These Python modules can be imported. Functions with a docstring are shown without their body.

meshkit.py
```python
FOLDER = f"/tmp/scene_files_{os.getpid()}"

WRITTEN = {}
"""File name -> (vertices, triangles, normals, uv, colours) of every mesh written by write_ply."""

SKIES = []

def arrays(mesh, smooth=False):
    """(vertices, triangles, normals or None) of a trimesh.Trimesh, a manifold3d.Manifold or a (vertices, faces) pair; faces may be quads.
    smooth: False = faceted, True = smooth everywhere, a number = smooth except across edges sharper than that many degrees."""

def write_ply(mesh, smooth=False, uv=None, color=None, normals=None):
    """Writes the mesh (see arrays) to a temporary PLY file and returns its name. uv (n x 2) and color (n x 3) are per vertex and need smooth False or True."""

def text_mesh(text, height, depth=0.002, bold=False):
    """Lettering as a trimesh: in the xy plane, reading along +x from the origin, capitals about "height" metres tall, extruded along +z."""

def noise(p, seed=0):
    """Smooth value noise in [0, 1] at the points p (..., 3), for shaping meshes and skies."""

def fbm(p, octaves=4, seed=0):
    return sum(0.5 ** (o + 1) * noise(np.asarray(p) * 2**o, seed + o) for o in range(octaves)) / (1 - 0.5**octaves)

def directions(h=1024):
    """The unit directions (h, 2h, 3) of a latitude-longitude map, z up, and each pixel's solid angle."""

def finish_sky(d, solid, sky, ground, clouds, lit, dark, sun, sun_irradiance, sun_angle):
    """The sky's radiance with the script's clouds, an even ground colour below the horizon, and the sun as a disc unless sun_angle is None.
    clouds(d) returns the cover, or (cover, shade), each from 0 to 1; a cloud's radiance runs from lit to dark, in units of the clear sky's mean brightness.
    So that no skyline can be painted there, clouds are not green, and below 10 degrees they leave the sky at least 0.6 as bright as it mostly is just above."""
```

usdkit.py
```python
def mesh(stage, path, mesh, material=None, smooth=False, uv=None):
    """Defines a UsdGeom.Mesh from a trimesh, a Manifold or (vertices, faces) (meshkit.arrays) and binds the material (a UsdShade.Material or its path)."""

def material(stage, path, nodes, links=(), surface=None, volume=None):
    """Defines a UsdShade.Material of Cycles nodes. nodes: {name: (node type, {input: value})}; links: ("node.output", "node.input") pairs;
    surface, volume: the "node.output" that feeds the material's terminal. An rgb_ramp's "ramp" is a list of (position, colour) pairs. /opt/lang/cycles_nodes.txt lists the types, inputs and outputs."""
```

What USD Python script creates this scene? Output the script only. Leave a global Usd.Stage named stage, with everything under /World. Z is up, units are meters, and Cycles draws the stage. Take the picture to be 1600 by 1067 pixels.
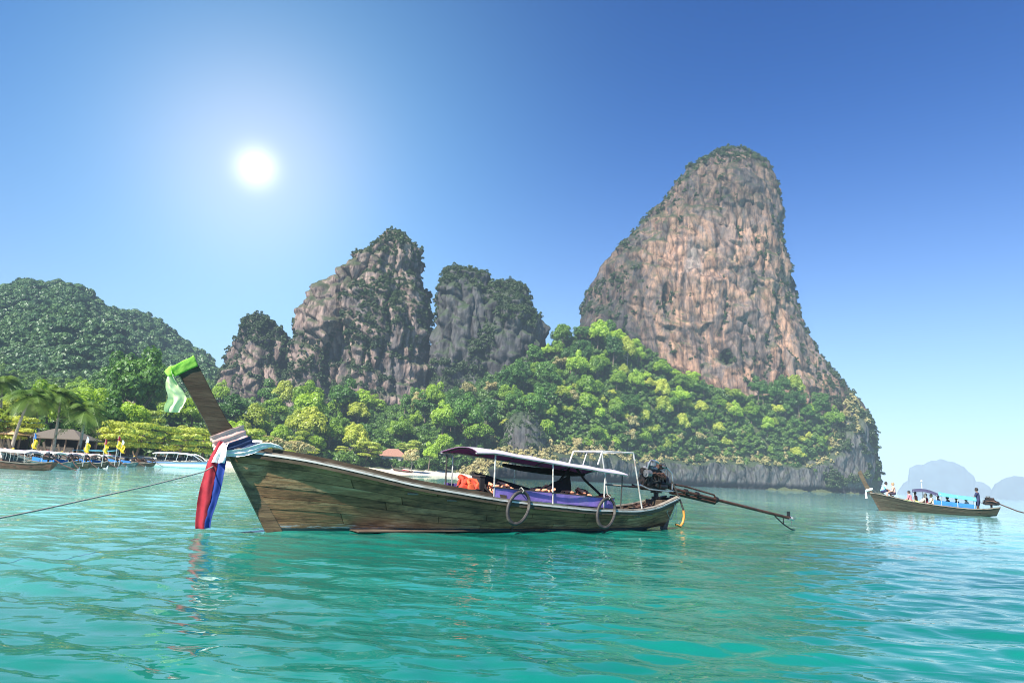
import math, random
import numpy as np, trimesh, manifold3d, usdkit, meshkit
from scipy.interpolate import LinearNDInterpolator, NearestNDInterpolator
from shapely.geometry import Polygon, Point
import shapely
from pxr import Usd, UsdGeom, UsdLux, UsdShade, Sdf, Gf, Vt

stage = Usd.Stage.CreateInMemory()
UsdGeom.SetStageUpAxis(stage, 'Z'); UsdGeom.SetStageMetersPerUnit(stage, 1.0)
world = UsdGeom.Xform.Define(stage, '/World'); stage.SetDefaultPrim(world.GetPrim())
UsdGeom.Scope.Define(stage, '/World/Looks')
rng = np.random.default_rng(7)
random.seed(7)
A = np.array

# ------------------------------------------------------------------ camera, sky, sun, exposure
FPX, EYE, ROLL = 1067.0, 1.25, math.radians(2.7)
PITCH = math.atan(209 / FPX)
_c, _s = math.cos, math.sin
Fw = A([0, _c(PITCH), _s(PITCH)]); _U0 = A([0, -_s(PITCH), _c(PITCH)]); _R0 = A([1.0, 0, 0])
Rt = _c(ROLL) * _R0 + _s(ROLL) * _U0
Up = -_s(ROLL) * _R0 + _c(ROLL) * _U0
Cam = A([0, 0, EYE])
cam = UsdGeom.Camera.Define(stage, '/World/camera')
cam.AddTransformOp().Set(Gf.Matrix4d(*Rt, 0, *Up, 0, *(-Fw), 0, *Cam, 1))
cam.CreateHorizontalApertureAttr(36.0); cam.CreateVerticalApertureAttr(36.0 * 682 / 1024)
cam.CreateFocalLengthAttr(FPX / 1600 * 36.0)
cam.CreateClippingRangeAttr((0.1, 100000.0))
cam.CreateFStopAttr(0.0)
EXPOSURE = 1.28
HAZE = 0.00024
cam.CreateExposureAttr(EXPOSURE)

SUN_AZ, SUN_EL = math.radians(-142), math.radians(47)
sun_dir = A([math.sin(SUN_AZ) * math.cos(SUN_EL), math.cos(SUN_AZ) * math.cos(SUN_EL), math.sin(SUN_EL)])
sun = UsdLux.DistantLight.Define(stage, '/World/sun')
sun.CreateIntensityAttr(1.15); sun.CreateAngleAttr(0.5); sun.CreateNormalizeAttr(True); sun.CreateColorAttr(Gf.Vec3f(1.0, 0.95, 0.86))
sun.AddRotateXYZOp().Set(Gf.Vec3f(0, math.degrees(math.acos(sun_dir[2])), math.degrees(math.atan2(sun_dir[1], sun_dir[0]))))


def ray(px, py):
    return Fw + Rt * (px - 800) / FPX + Up * (533.5 - py) / FPX


def P(px, py, Y):                      # the point at depth Y seen at a pixel of the 1600 x 1067 photograph
    d = ray(px, py)
    return Cam + d * (Y / d[1])


def G(px, py, z=0.0):                  # the point at height z
    d = ray(px, py)
    return Cam + d * ((z - EYE) / d[2])


glow = ray(400, 262); glow = glow / np.linalg.norm(glow)
SKY = usdkit.material(stage, '/World/Looks/sky', {
    'sky': ('sky_texture', {'sky_type': 'single_scattering', 'sun_disc': False, 'sun_elevation': SUN_EL, 'sun_rotation': SUN_AZ, 'altitude': 0.0, 'air_density': 1.0, 'aerosol_density': 0.15, 'ozone_density': 3.0}),
    'sat0': ('hsv', {'saturation': 1.35, 'value': 1.0}), 'nrm': ('mix_color', {'blend_type': 'multiply', 'fac': 1.0, 'b': (0.16, 0.16, 0.16), 'use_clamp': False}), 'gam': ('gamma', {'gamma': 1.2}), 'sat': ('mix_color', {'blend_type': 'multiply', 'fac': 1.0, 'b': (0.5, 4.35, 5.8), 'use_clamp': False}),
    'geo': ('texture_coordinate', {}),
    'dot': ('vector_math', {'math_type': 'dot_product', 'vector2': tuple(glow)}),
    'd0': ('math', {'math_type': 'maximum', 'value2': 0.0}),
    'p1': ('math', {'math_type': 'power', 'value2': 18.0}),
    'p2': ('math', {'math_type': 'power', 'value2': 110.0}),
    'p3': ('math', {'math_type': 'power', 'value2': 3600.0}),
    'm1': ('mix_color', {'blend_type': 'mix', 'a': (0, 0, 0), 'b': (1.0, 2.0, 2.1)}),
    'm2': ('mix_color', {'blend_type': 'mix', 'a': (0, 0, 0), 'b': (2.0, 1.3, 0.7)}),
    'm3': ('mix_color', {'blend_type': 'mix', 'a': (0, 0, 0), 'b': (5.0, 4.4, 4.0), 'use_clamp': False}),
    'a1': ('mix_color', {'blend_type': 'add', 'fac': 1.0}),
    'a2': ('mix_color', {'blend_type': 'add', 'fac': 1.0}),
    'a3': ('mix_color', {'blend_type': 'add', 'fac': 1.0}),
    'sep': ('separate_xyz', {}), 'hz': ('map_range', {'from_min': 0.0, 'from_max': 0.62, 'to_min': 1.0, 'to_max': 0.0, 'clamp': True}), 'hp': ('math', {'math_type': 'power', 'value2': 3.0}),
    'hf': ('math', {'math_type': 'multiply', 'value2': 1.0}), 'hm': ('mix_color', {'b': (4.1, 4.6, 5.1)}),
    'bg': ('background_shader', {'strength': 0.08}),
}, [('sky.color', 'sat0.color'), ('sat0.color', 'nrm.a'), ('nrm.result', 'gam.color'), ('gam.color', 'sat.a'), ('geo.generated', 'dot.vector1'), ('dot.value', 'd0.value1'), ('d0.value', 'p1.value1'), ('d0.value', 'p2.value1'), ('d0.value', 'p3.value1'),
    ('p1.value', 'm1.fac'), ('p2.value', 'm2.fac'), ('p3.value', 'm3.fac'), ('geo.generated', 'sep.vector'), ('sep.z', 'hz.value'), ('hz.result', 'hp.value1'), ('hp.value', 'hf.value1'), ('hf.value', 'hm.fac'), ('sat.result', 'hm.a'), ('hm.result', 'a1.a'), ('m1.result', 'a1.b'), ('a1.result', 'a2.a'), ('m2.result', 'a2.b'),
    ('a2.result', 'a3.a'), ('m3.result', 'a3.b'), ('a3.result', 'bg.color')], surface='bg.background')
dome = UsdLux.DomeLight.Define(stage, '/World/sky')
UsdShade.MaterialBindingAPI.Apply(dome.GetPrim()).Bind(SKY)
dome.GetPrim().SetCustomDataByKey('kind', 'structure')

# ------------------------------------------------------------------ helpers
used = {}


def numbered(parent, name):
    key = (parent, name); n = used.get(key, 0); used[key] = n + 1
    return f'{parent}/{name}' if n == 0 else f'{parent}/{name}_{n:03d}'


def pathof(parent):
    return '/World' if parent is None else str(parent.GetPath())


def tag(p, label=None, cat=None, group=None, kind=None):
    for k, v in (('label', label), ('category', cat), ('group', group), ('kind', kind)):
        if v:
            p.SetCustomDataByKey(k, v)
    return p


def xf(p, loc=(0, 0, 0), rz=0.0, s=1.0, rx=0.0, ry=0.0):
    x = UsdGeom.Xformable(p); x.ClearXformOpOrder()
    x.AddTranslateOp().Set(Gf.Vec3d(*map(float, loc))); x.AddRotateXYZOp().Set(Gf.Vec3f(math.degrees(rx), math.degrees(ry), math.degrees(rz)))
    x.AddScaleOp().Set(Gf.Vec3f(*([float(s)] * 3 if np.ndim(s) == 0 else map(float, s))))


def thing(name, label, cat, loc=(0, 0, 0), rz=0.0, group=None, s=1.0, rx=0.0, ry=0.0):
    p = UsdGeom.Xform.Define(stage, numbered('/World', name)).GetPrim()
    xf(p, loc, rz, s, rx, ry)
    return tag(p, label, cat, group)


def obj(name, mesh, m, parent=None, smooth=35, label=None):
    if isinstance(mesh, MB):
        mesh = mesh.get()
    p = usdkit.mesh(stage, numbered(pathof(parent), name), mesh, m, smooth).GetPrim()
    if label:
        tag(p, label)
    return p


class MB:
    def __init__(s): s.v, s.f, s.n = [], [], 0

    def add(s, v, f):
        v = np.asarray(v, float); f = np.asarray(f, int)
        if f.shape[1] == 4:
            f = np.vstack([f[:, [0, 1, 2]], f[:, [0, 2, 3]]])
        s.v.append(v); s.f.append(f + s.n); s.n += len(v); return s

    def tm(s, t): return s.add(t.vertices, t.faces)

    def get(s): return np.vstack(s.v), np.vstack(s.f)

    def box(s, c, d, R=None, bev=0.0):
        if bev > 0:
            h = A(d) / 2
            pts = []
            for sx in (-1, 1):
                for sy in (-1, 1):
                    for sz in (-1, 1):
                        for k in range(3):
                            q = A([sx, sy, sz]) * (h - bev); q[k] += (A([sx, sy, sz]) * bev)[k]; pts.append(q)
            t = trimesh.convex.convex_hull(A(pts)); v = t.vertices; f = t.faces
        else:
            t = trimesh.creation.box(d); v = t.vertices; f = t.faces
        v = np.array(v)
        if R is not None:
            v = v @ A(R).T
        return s.add(v + A(c), f)

    def tube(s, pts, r, n=8, closed=False, flat=1.0):
        pts = np.asarray(pts, float); k = len(pts); r = np.broadcast_to(np.asarray(r, float), k)
        t = np.gradient(pts, axis=0) if not closed else np.roll(pts, -1, 0) - np.roll(pts, 1, 0)
        t /= np.maximum(np.linalg.norm(t, axis=1, keepdims=True), 1e-9)
        up = A([0, 0, 1.0]) if abs(t[0][2]) < 0.9 else A([1.0, 0, 0])
        rings = []
        for i in range(k):
            a = np.cross(up, t[i]); a /= max(np.linalg.norm(a), 1e-9); b = np.cross(t[i], a); up = b
            th = np.linspace(0, 2 * np.pi, n, endpoint=False)
            rings.append(pts[i] + r[i] * (np.cos(th)[:, None] * a + flat * np.sin(th)[:, None] * b))
        v = np.vstack(rings); f = []
        for i in range(k if closed else k - 1):
            j = (i + 1) % k
            for q in range(n):
                f.append([i * n + q, i * n + (q + 1) % n, j * n + (q + 1) % n, j * n + q])
        s.add(v, f)
        if not closed:
            for i, sg in ((0, -1), (k - 1, 1)):
                c = np.vstack([pts[i], rings[i]])
                ff = [[0, 1 + q, 1 + (q + 1) % n] if sg > 0 else [0, 1 + (q + 1) % n, 1 + q] for q in range(n)]
                s.add(c, ff)
        return s

    def cyl(s, a, b, r, n=12, r2=None): return s.tube([a, b], [r, r if r2 is None else r2], n)

    def slab(s, grid, t):               # grid (n, m, 3): a closed sheet, thickness t along vector(s) t
        g = np.asarray(grid, float); n, m = g.shape[:2]
        top = g.reshape(-1, 3); bot = (g - np.asarray(t)).reshape(-1, 3)
        i = np.arange(n * m).reshape(n, m)
        q = np.stack([i[:-1, :-1], i[1:, :-1], i[1:, 1:], i[:-1, 1:]], -1).reshape(-1, 4)
        o = n * m
        f = [q, q[:, ::-1] + o]
        e = np.concatenate([i[0, :], i[1:, -1], i[-1, -2::-1], i[-2:0:-1, 0]]) if n > 2 or m > 2 else np.concatenate([i[0], i[-1, ::-1]])
        e2 = np.roll(e, -1)
        f.append(np.stack([e, e2, e2 + o, e + o], -1))
        return s.add(np.vstack([top, bot]), np.vstack(f))


def sm(x, a=0.0, b=1.0):
    t = np.clip((np.asarray(x, float) - a) / (b - a), 0, 1); return t * t * (3 - 2 * t)


def rotz(a): return A([[math.cos(a), -math.sin(a), 0], [math.sin(a), math.cos(a), 0], [0, 0, 1]])


def grid_faces(n, m, wrap=False):
    i = np.arange(n * m).reshape(n, m)
    if wrap:
        i = np.hstack([i, i[:, :1]])
    return np.stack([i[:-1, :-1], i[:-1, 1:], i[1:, 1:], i[1:, :-1]], -1).reshape(-1, 4)


# ------------------------------------------------------------------ materials
L = '/World/Looks/'


def plain(name, col, rough=0.6, metal=0.0, var=0.25, scale=6.0, bump=0.0, stretch=(1, 1, 1), dirt=None, dirt_at=0.62):
    """Principled with noise tone variation in object space, optional dirt patches and bump."""
    lo = tuple(c * (1 - var) for c in col); hi = tuple(min(c * (1 + var), 0.95) for c in col)
    n = {'tc': ('texture_coordinate', {}), 'mp': ('mapping', {'scale': stretch}), 'n': ('noise_texture', {'scale': scale, 'detail': 6.0, 'roughness': 0.6}),
         'r': ('rgb_ramp', {'ramp': [(0.3, lo), (0.7, hi)]}), 'p': ('principled_bsdf', {'roughness': rough, 'metallic': metal})}
    l = [('tc.object', 'mp.vector'), ('mp.vector', 'n.vector'), ('n.fac', 'r.fac')]
    out = 'r.color'
    if dirt:
        n['n2'] = ('noise_texture', {'scale': scale * 0.45, 'detail': 8.0, 'roughness': 0.68}); n['r2'] = ('rgb_ramp', {'ramp': [(dirt_at - 0.1, (0, 0, 0)), (dirt_at + 0.08, (1, 1, 1))]})
        n['mx'] = ('mix_color', {'b': dirt}); l += [('mp.vector', 'n2.vector'), ('n2.fac', 'r2.fac'), ('r2.color', 'mx.fac'), (out, 'mx.a')]; out = 'mx.result'
    if bump:
        n['b'] = ('bump', {'strength': 0.6, 'distance': bump}); l += [('n.fac', 'b.height'), ('b.normal', 'p.normal')]
    l.append((out, 'p.base_color'))
    return usdkit.material(stage, L + name, n, l, surface='p.BSDF')


def leafmat(name, dark, light, trans=0.35, pos=0.08):
    """Foliage: tone varies from tree to tree and over the place, part of the light passes through the leaf."""
    n = {'oi': ('object_info', {}), 'g': ('geometry', {}), 'n': ('noise_texture', {'scale': pos, 'detail': 3.0}),
         'a': ('math', {'math_type': 'multiply_add', 'value2': 0.7, 'value3': -0.1}), 'b': ('math', {'math_type': 'multiply_add', 'value2': 0.55}),
         'r': ('rgb_ramp', {'ramp': [(0.1, dark), (0.9, light)]}), 'd': ('diffuse_bsdf', {}), 't': ('translucent_bsdf', {}),
         'h': ('hsv', {'saturation': 1.1, 'value': 1.5, 'hue': 0.49}), 'm': ('mix_closure', {'fac': trans}), 'gl': ('glossy_bsdf', {'roughness': 0.45, 'color': (0.5, 0.5, 0.5)}), 'm2': ('mix_closure', {'fac': 0.06})}
    return usdkit.material(stage, L + name, n, [('g.position', 'n.vector'), ('n.fac', 'a.value1'), ('oi.random', 'b.value1'), ('a.value', 'b.value3'), ('b.value', 'r.fac'), ('r.color', 'd.color'), ('r.color', 'h.color'), ('h.color', 't.color'),
                                            ('d.BSDF', 'm.closure1'), ('t.BSDF', 'm.closure2'), ('m.closure', 'm2.closure1'), ('gl.BSDF', 'm2.closure2')], surface='m2.closure')


M = {}
M['leaf_bright'] = leafmat('leaf_bright', (0.09, 0.21, 0.02), (0.42, 0.58, 0.07), 0.42)
M['leaf_dark'] = leafmat('leaf_dark', (0.03, 0.10, 0.02), (0.13, 0.27, 0.045))
M['leaf_yellow'] = leafmat('leaf_yellow', (0.20, 0.30, 0.03), (0.52, 0.56, 0.10), 0.42)
M['leaf_tan'] = leafmat('leaf_tan', (0.24, 0.23, 0.08), (0.50, 0.43, 0.20), 0.25)
M['leaf_hill'] = leafmat('leaf_hill', (0.03, 0.09, 0.035), (0.12, 0.22, 0.075), 0.25, 0.02)
M['leaf_palm'] = leafmat('leaf_palm', (0.06, 0.13, 0.02), (0.17, 0.26, 0.05))
M['leaf_under'] = leafmat('leaf_under', (0.035, 0.10, 0.02), (0.14, 0.25, 0.04), 0.3, 0.05)
M['leaf_scrub'] = leafmat('leaf_scrub', (0.018, 0.045, 0.016), (0.065, 0.11, 0.03), 0.2, 0.05)
M['bark'] = plain('bark', (0.16, 0.12, 0.09), 0.9, bump=0.03, scale=3)
M['bark_pale'] = plain('bark_pale', (0.30, 0.26, 0.21), 0.9, bump=0.03, scale=3)


def rockmat(name, tints, streak=(0.05, 0.05, 0.055), green=0.5, dark_foot=None, sc=1.0, grey=False):
    """Limestone: warm and grey blotches, dark vertical drip streaks, plant cover on ledges, dark foot at the waterline."""
    n = {'g': ('geometry', {}), 'm1': ('mapping', {'scale': (0.035 * sc, 0.035 * sc, 0.018 * sc)}), 'm2': ('mapping', {'scale': (0.16 * sc, 0.16 * sc, 0.014 * sc)}), 'm3': ('mapping', {'scale': (0.5 * sc, 0.5 * sc, 0.06 * sc)}),
         'n1': ('noise_texture', {'scale': 1.0, 'detail': 9.0, 'roughness': 0.72, 'distortion': 0.8}), 'n2': ('noise_texture', {'scale': 1.0, 'detail': 8.0, 'roughness': 0.72, 'distortion': 0.5}), 'n3': ('noise_texture', {'scale': 1.0, 'detail': 7.0, 'roughness': 0.75}),
         'm5': ('mapping', {'scale': (0.11 * sc, 0.11 * sc, 0.035 * sc)}), 'wp': ('mix_vector', {'fac': 0.22, 'use_clamp': False}), 'vo': ('voronoi_texture', {'feature': 'distance_to_edge', 'scale': 1.0}), 'vr': ('rgb_ramp', {'ramp': [(0.0, (0.30, 0.28, 0.28)), (0.05, (0.8, 0.79, 0.78)), (0.11, (1, 1, 1))]}), 'x5': ('mix_color', {'blend_type': 'multiply', 'fac': 0.85}),
         'r1': ('rgb_ramp', {'ramp': [(0.25 + 0.5 * i / (len(tints) - 1), t) for i, t in enumerate(tints)]}),
         'r2': ('rgb_ramp', {'ramp': [(0.51, (0, 0, 0)), (0.585, (1, 1, 1))]}), 'r3': ('rgb_ramp', {'ramp': [(0.3, (0.35, 0.33, 0.33)), (0.55, (1, 1, 1)), (0.75, (1.4, 1.3, 1.2))]}),
         'x1': ('mix_color', {'b': streak}), 'f1': ('math', {'math_type': 'multiply', 'value2': 0.66}), 'x2': ('mix_color', {'blend_type': 'multiply', 'fac': 1.0, 'use_clamp': False}),
         'sx': ('separate_xyz', {}), 'up': ('map_range', {'from_min': 0.12, 'from_max': 0.62, 'clamp': True}), 'n4': ('noise_texture', {'scale': 0.034, 'detail': 6.0, 'roughness': 0.7}), 'r4': ('map_range', {'from_min': 0.50 - 0.14 * green, 'from_max': 0.60 - 0.14 * green, 'to_max': 0.8, 'clamp': True}),
         'fg': ('math', {'math_type': 'multiply', 'use_clamp': True}), 'x3': ('mix_color', {'b': (0.035, 0.06, 0.022)}),
         'p': ('principled_bsdf', {'roughness': 0.92, 'specular_ior_level': 0.2}), 'bp': ('bump', {'strength': 0.9, 'distance': 1.3 / sc})}
    l = [('g.position', 'm1.vector'), ('g.position', 'm2.vector'), ('g.position', 'm3.vector'), ('m1.vector', 'n1.vector'), ('m2.vector', 'n2.vector'), ('m3.vector', 'n3.vector'), ('g.position', 'n4.vector'),
         ('n1.fac', 'r1.fac'), ('n2.fac', 'r2.fac'), ('n3.fac', 'r3.fac'), ('r1.color', 'x1.a'), ('r2.color', 'f1.value1'), ('f1.value', 'x1.fac'), ('x1.result', 'x2.a'), ('r3.color', 'x2.b'),
         ('g.normal', 'sx.vector'), ('sx.z', 'up.value'), ('n4.fac', 'r4.value'), ('up.result', 'fg.value1'), ('r4.result', 'fg.value2'), ('fg.value', 'x3.fac'), ('g.position', 'm5.vector'), ('m5.vector', 'wp.a'), ('n3.color', 'wp.b'), ('wp.result', 'vo.vector'), ('vo.distance', 'vr.fac'), ('x2.result', 'x5.a'), ('vr.color', 'x5.b'), ('x5.result', 'x3.a'),
         ('n3.fac', 'bp.height'), ('bp.normal', 'p.normal')]
    out = 'x3.result'
    if grey:                                                        # rain greys the crown; right foot grey too; left shoulder's shade painted as grey
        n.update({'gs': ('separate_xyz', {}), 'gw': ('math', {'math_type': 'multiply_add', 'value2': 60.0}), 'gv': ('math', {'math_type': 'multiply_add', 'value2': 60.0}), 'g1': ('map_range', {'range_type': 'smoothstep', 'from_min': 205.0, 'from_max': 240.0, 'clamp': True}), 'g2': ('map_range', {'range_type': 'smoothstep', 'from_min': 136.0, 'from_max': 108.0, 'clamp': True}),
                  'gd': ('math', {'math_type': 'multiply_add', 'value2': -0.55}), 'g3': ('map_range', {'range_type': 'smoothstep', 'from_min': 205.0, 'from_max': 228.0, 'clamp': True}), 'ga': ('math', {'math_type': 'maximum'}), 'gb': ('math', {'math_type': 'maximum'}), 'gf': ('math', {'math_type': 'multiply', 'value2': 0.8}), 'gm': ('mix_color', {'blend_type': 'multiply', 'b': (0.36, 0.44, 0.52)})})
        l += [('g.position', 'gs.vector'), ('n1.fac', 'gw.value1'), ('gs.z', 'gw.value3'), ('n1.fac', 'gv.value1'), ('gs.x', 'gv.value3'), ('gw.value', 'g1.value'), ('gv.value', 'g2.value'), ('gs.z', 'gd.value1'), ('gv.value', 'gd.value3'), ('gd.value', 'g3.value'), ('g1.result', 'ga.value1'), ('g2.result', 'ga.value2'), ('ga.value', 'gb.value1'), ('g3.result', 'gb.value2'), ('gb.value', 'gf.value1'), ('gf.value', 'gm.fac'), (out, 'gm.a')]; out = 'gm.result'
    if dark_foot:
        n['sz'] = ('separate_xyz', {}); n['wob'] = ('math', {'math_type': 'multiply_add', 'value2': -dark_foot * 0.5}); n['mr'] = ('map_range', {'from_min': dark_foot * 0.65, 'from_max': dark_foot * 1.25, 'to_min': 0.92, 'to_max': 0.0, 'clamp': True})
        n['x4'] = ('mix_color', {'b': (0.012, 0.014, 0.018)}); l += [('g.position', 'sz.vector'), ('n3.fac', 'wob.value1'), ('sz.z', 'wob.value3'), ('wob.value', 'mr.value'), ('mr.result', 'x4.fac'), (out, 'x4.a')]; out = 'x4.result'
    l.append((out, 'p.base_color'))
    return usdkit.material(stage, L + name, n, l, surface='p.BSDF')


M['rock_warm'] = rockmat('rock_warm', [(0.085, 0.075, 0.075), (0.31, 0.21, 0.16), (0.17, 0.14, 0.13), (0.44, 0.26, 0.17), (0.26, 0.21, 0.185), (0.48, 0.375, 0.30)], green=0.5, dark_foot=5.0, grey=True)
M['rock_pink'] = rockmat('rock_pink', [(0.08, 0.075, 0.08), (0.20, 0.16, 0.15), (0.40, 0.29, 0.24), (0.15, 0.135, 0.135), (0.46, 0.35, 0.29)], green=1.6)
M['rock_grey'] = rockmat('rock_grey', [(0.05, 0.05, 0.055), (0.125, 0.12, 0.118), (0.08, 0.08, 0.085), (0.25, 0.225, 0.20)], green=1.7)
M['rock_sea'] = rockmat('rock_sea', [(0.065, 0.066, 0.07), (0.15, 0.145, 0.143), (0.10, 0.098, 0.10), (0.22, 0.20, 0.18)], green=1.0, dark_foot=3.0, sc=2.2)
M['far_rock'] = plain('far_rock', (0.05, 0.075, 0.085), 0.95, scale=0.02, var=0.4)
M['ground'] = plain('ground', (0.06, 0.075, 0.03), 0.95, scale=0.3)
M['sand'] = plain('sand', (0.66, 0.58, 0.46), 0.9, var=0.08, scale=0.4, bump=0.03)

# water: turquoise shallows, sky glare painted in as paler colour left and right, ripples in the mesh and finer ones as relief
M['water'] = usdkit.material(stage, L + 'water', {
    'g': ('geometry', {}), 'm1': ('mapping', {'scale': (0.10, 0.16, 1)}), 'n1': ('noise_texture', {'scale': 1.0, 'detail': 4.0, 'roughness': 0.55, 'distortion': 0.7}),
    'r1': ('rgb_ramp', {'ramp': [(0.30, (0.0016, 0.066, 0.047)), (0.45, (0.003, 0.128, 0.092)), (0.62, (0.004, 0.190, 0.140)), (0.75, (0.010, 0.260, 0.195))]}),
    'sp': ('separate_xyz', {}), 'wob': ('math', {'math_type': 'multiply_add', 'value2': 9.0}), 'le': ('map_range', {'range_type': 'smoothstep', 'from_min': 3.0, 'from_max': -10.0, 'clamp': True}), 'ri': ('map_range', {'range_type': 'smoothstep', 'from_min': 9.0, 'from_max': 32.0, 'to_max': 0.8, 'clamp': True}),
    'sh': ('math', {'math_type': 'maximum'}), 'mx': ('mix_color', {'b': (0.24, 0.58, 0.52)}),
    'm2': ('mapping', {'scale': (1.3, 2.6, 1.0), 'rotation': (0, 0, 0.2)}), 'n2': ('noise_texture', {'scale': 1.6, 'detail': 2.0, 'roughness': 0.5, 'distortion': 0.5}),
    'bp': ('bump', {'strength': 0.5, 'distance': 0.035}), 'p': ('principled_bsdf', {'roughness': 0.012, 'ior': 1.333})},
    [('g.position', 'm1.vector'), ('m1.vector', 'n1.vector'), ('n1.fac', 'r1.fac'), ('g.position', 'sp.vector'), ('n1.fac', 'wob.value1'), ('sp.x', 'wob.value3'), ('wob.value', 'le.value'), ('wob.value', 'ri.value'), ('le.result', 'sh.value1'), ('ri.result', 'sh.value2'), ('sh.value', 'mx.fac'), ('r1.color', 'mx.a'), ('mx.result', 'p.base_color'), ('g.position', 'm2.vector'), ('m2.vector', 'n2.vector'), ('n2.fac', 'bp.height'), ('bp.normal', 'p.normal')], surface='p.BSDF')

# ------------------------------------------------------------------ sea
th = np.concatenate([np.radians(np.linspace(-50, 50, 800)), np.radians(np.linspace(52, 308, 90))[1:-1]])
rr = np.concatenate([[0.6, 1.4], np.geomspace(2.2, 240, 660), np.geomspace(290, 60000, 60)])
RR, TH = np.meshgrid(rr, th, indexing='ij')
wx, wy = RR * np.sin(TH), RR * np.cos(TH)
wz = np.zeros_like(wx)
spacing = RR * 0.0071
wr = np.random.default_rng(3)
warpx = 1.1 * np.sin(wy * 0.31 + 1.3 * np.sin(wx * 0.17)); warpy = 0.8 * np.sin(wx * 0.27 + 0.9 * np.sin(wy * 0.21))
for k in range(70):
    lam = 0.30 * (3.6 / 0.30) ** (wr.random() ** 1.2)
    a = math.radians(78) + wr.normal(0, 0.5)
    amp = 0.0020 * lam ** 0.6 * (0.5 + wr.random())
    kx, ky = math.cos(a) * 2 * math.pi / lam, math.sin(a) * 2 * math.pi / lam
    ph = kx * (wx + warpx * min(lam, 1.0)) + ky * (wy + warpy * min(lam, 1.0)) + wr.random() * 7
    wv = np.sin(ph) + 0.22 * np.sin(2 * ph + 1.57)
    wz += amp * wv * sm(lam / np.maximum(spacing, 1e-3), 3.0, 7.0)
wz *= 0.55 + 0.9 * meshkit.fbm(np.stack([wx / 5.5, wy / 8.0, 0 * wx], -1), 2, 17)
wz *= 1 - sm(np.abs(TH if False else np.where(TH > np.pi, TH - 2 * np.pi, TH)), 0.93, 1.3)
v = np.stack([wx, wy, wz], -1).reshape(-1, 3)
f = grid_faces(len(rr), len(th), wrap=True)
v = np.vstack([v, [[0, 0, 0]]]); cen = len(v) - 1
tri = np.vstack([f[:, [0, 2, 1]], f[:, [0, 3, 2]]])
k0 = np.arange(len(th)); tri = np.vstack([tri, np.stack([np.full(len(th), cen), np.roll(k0, -1), k0], -1)])
tag(obj('sea', (v, tri), M['water'], smooth=True), kind='structure')

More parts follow.
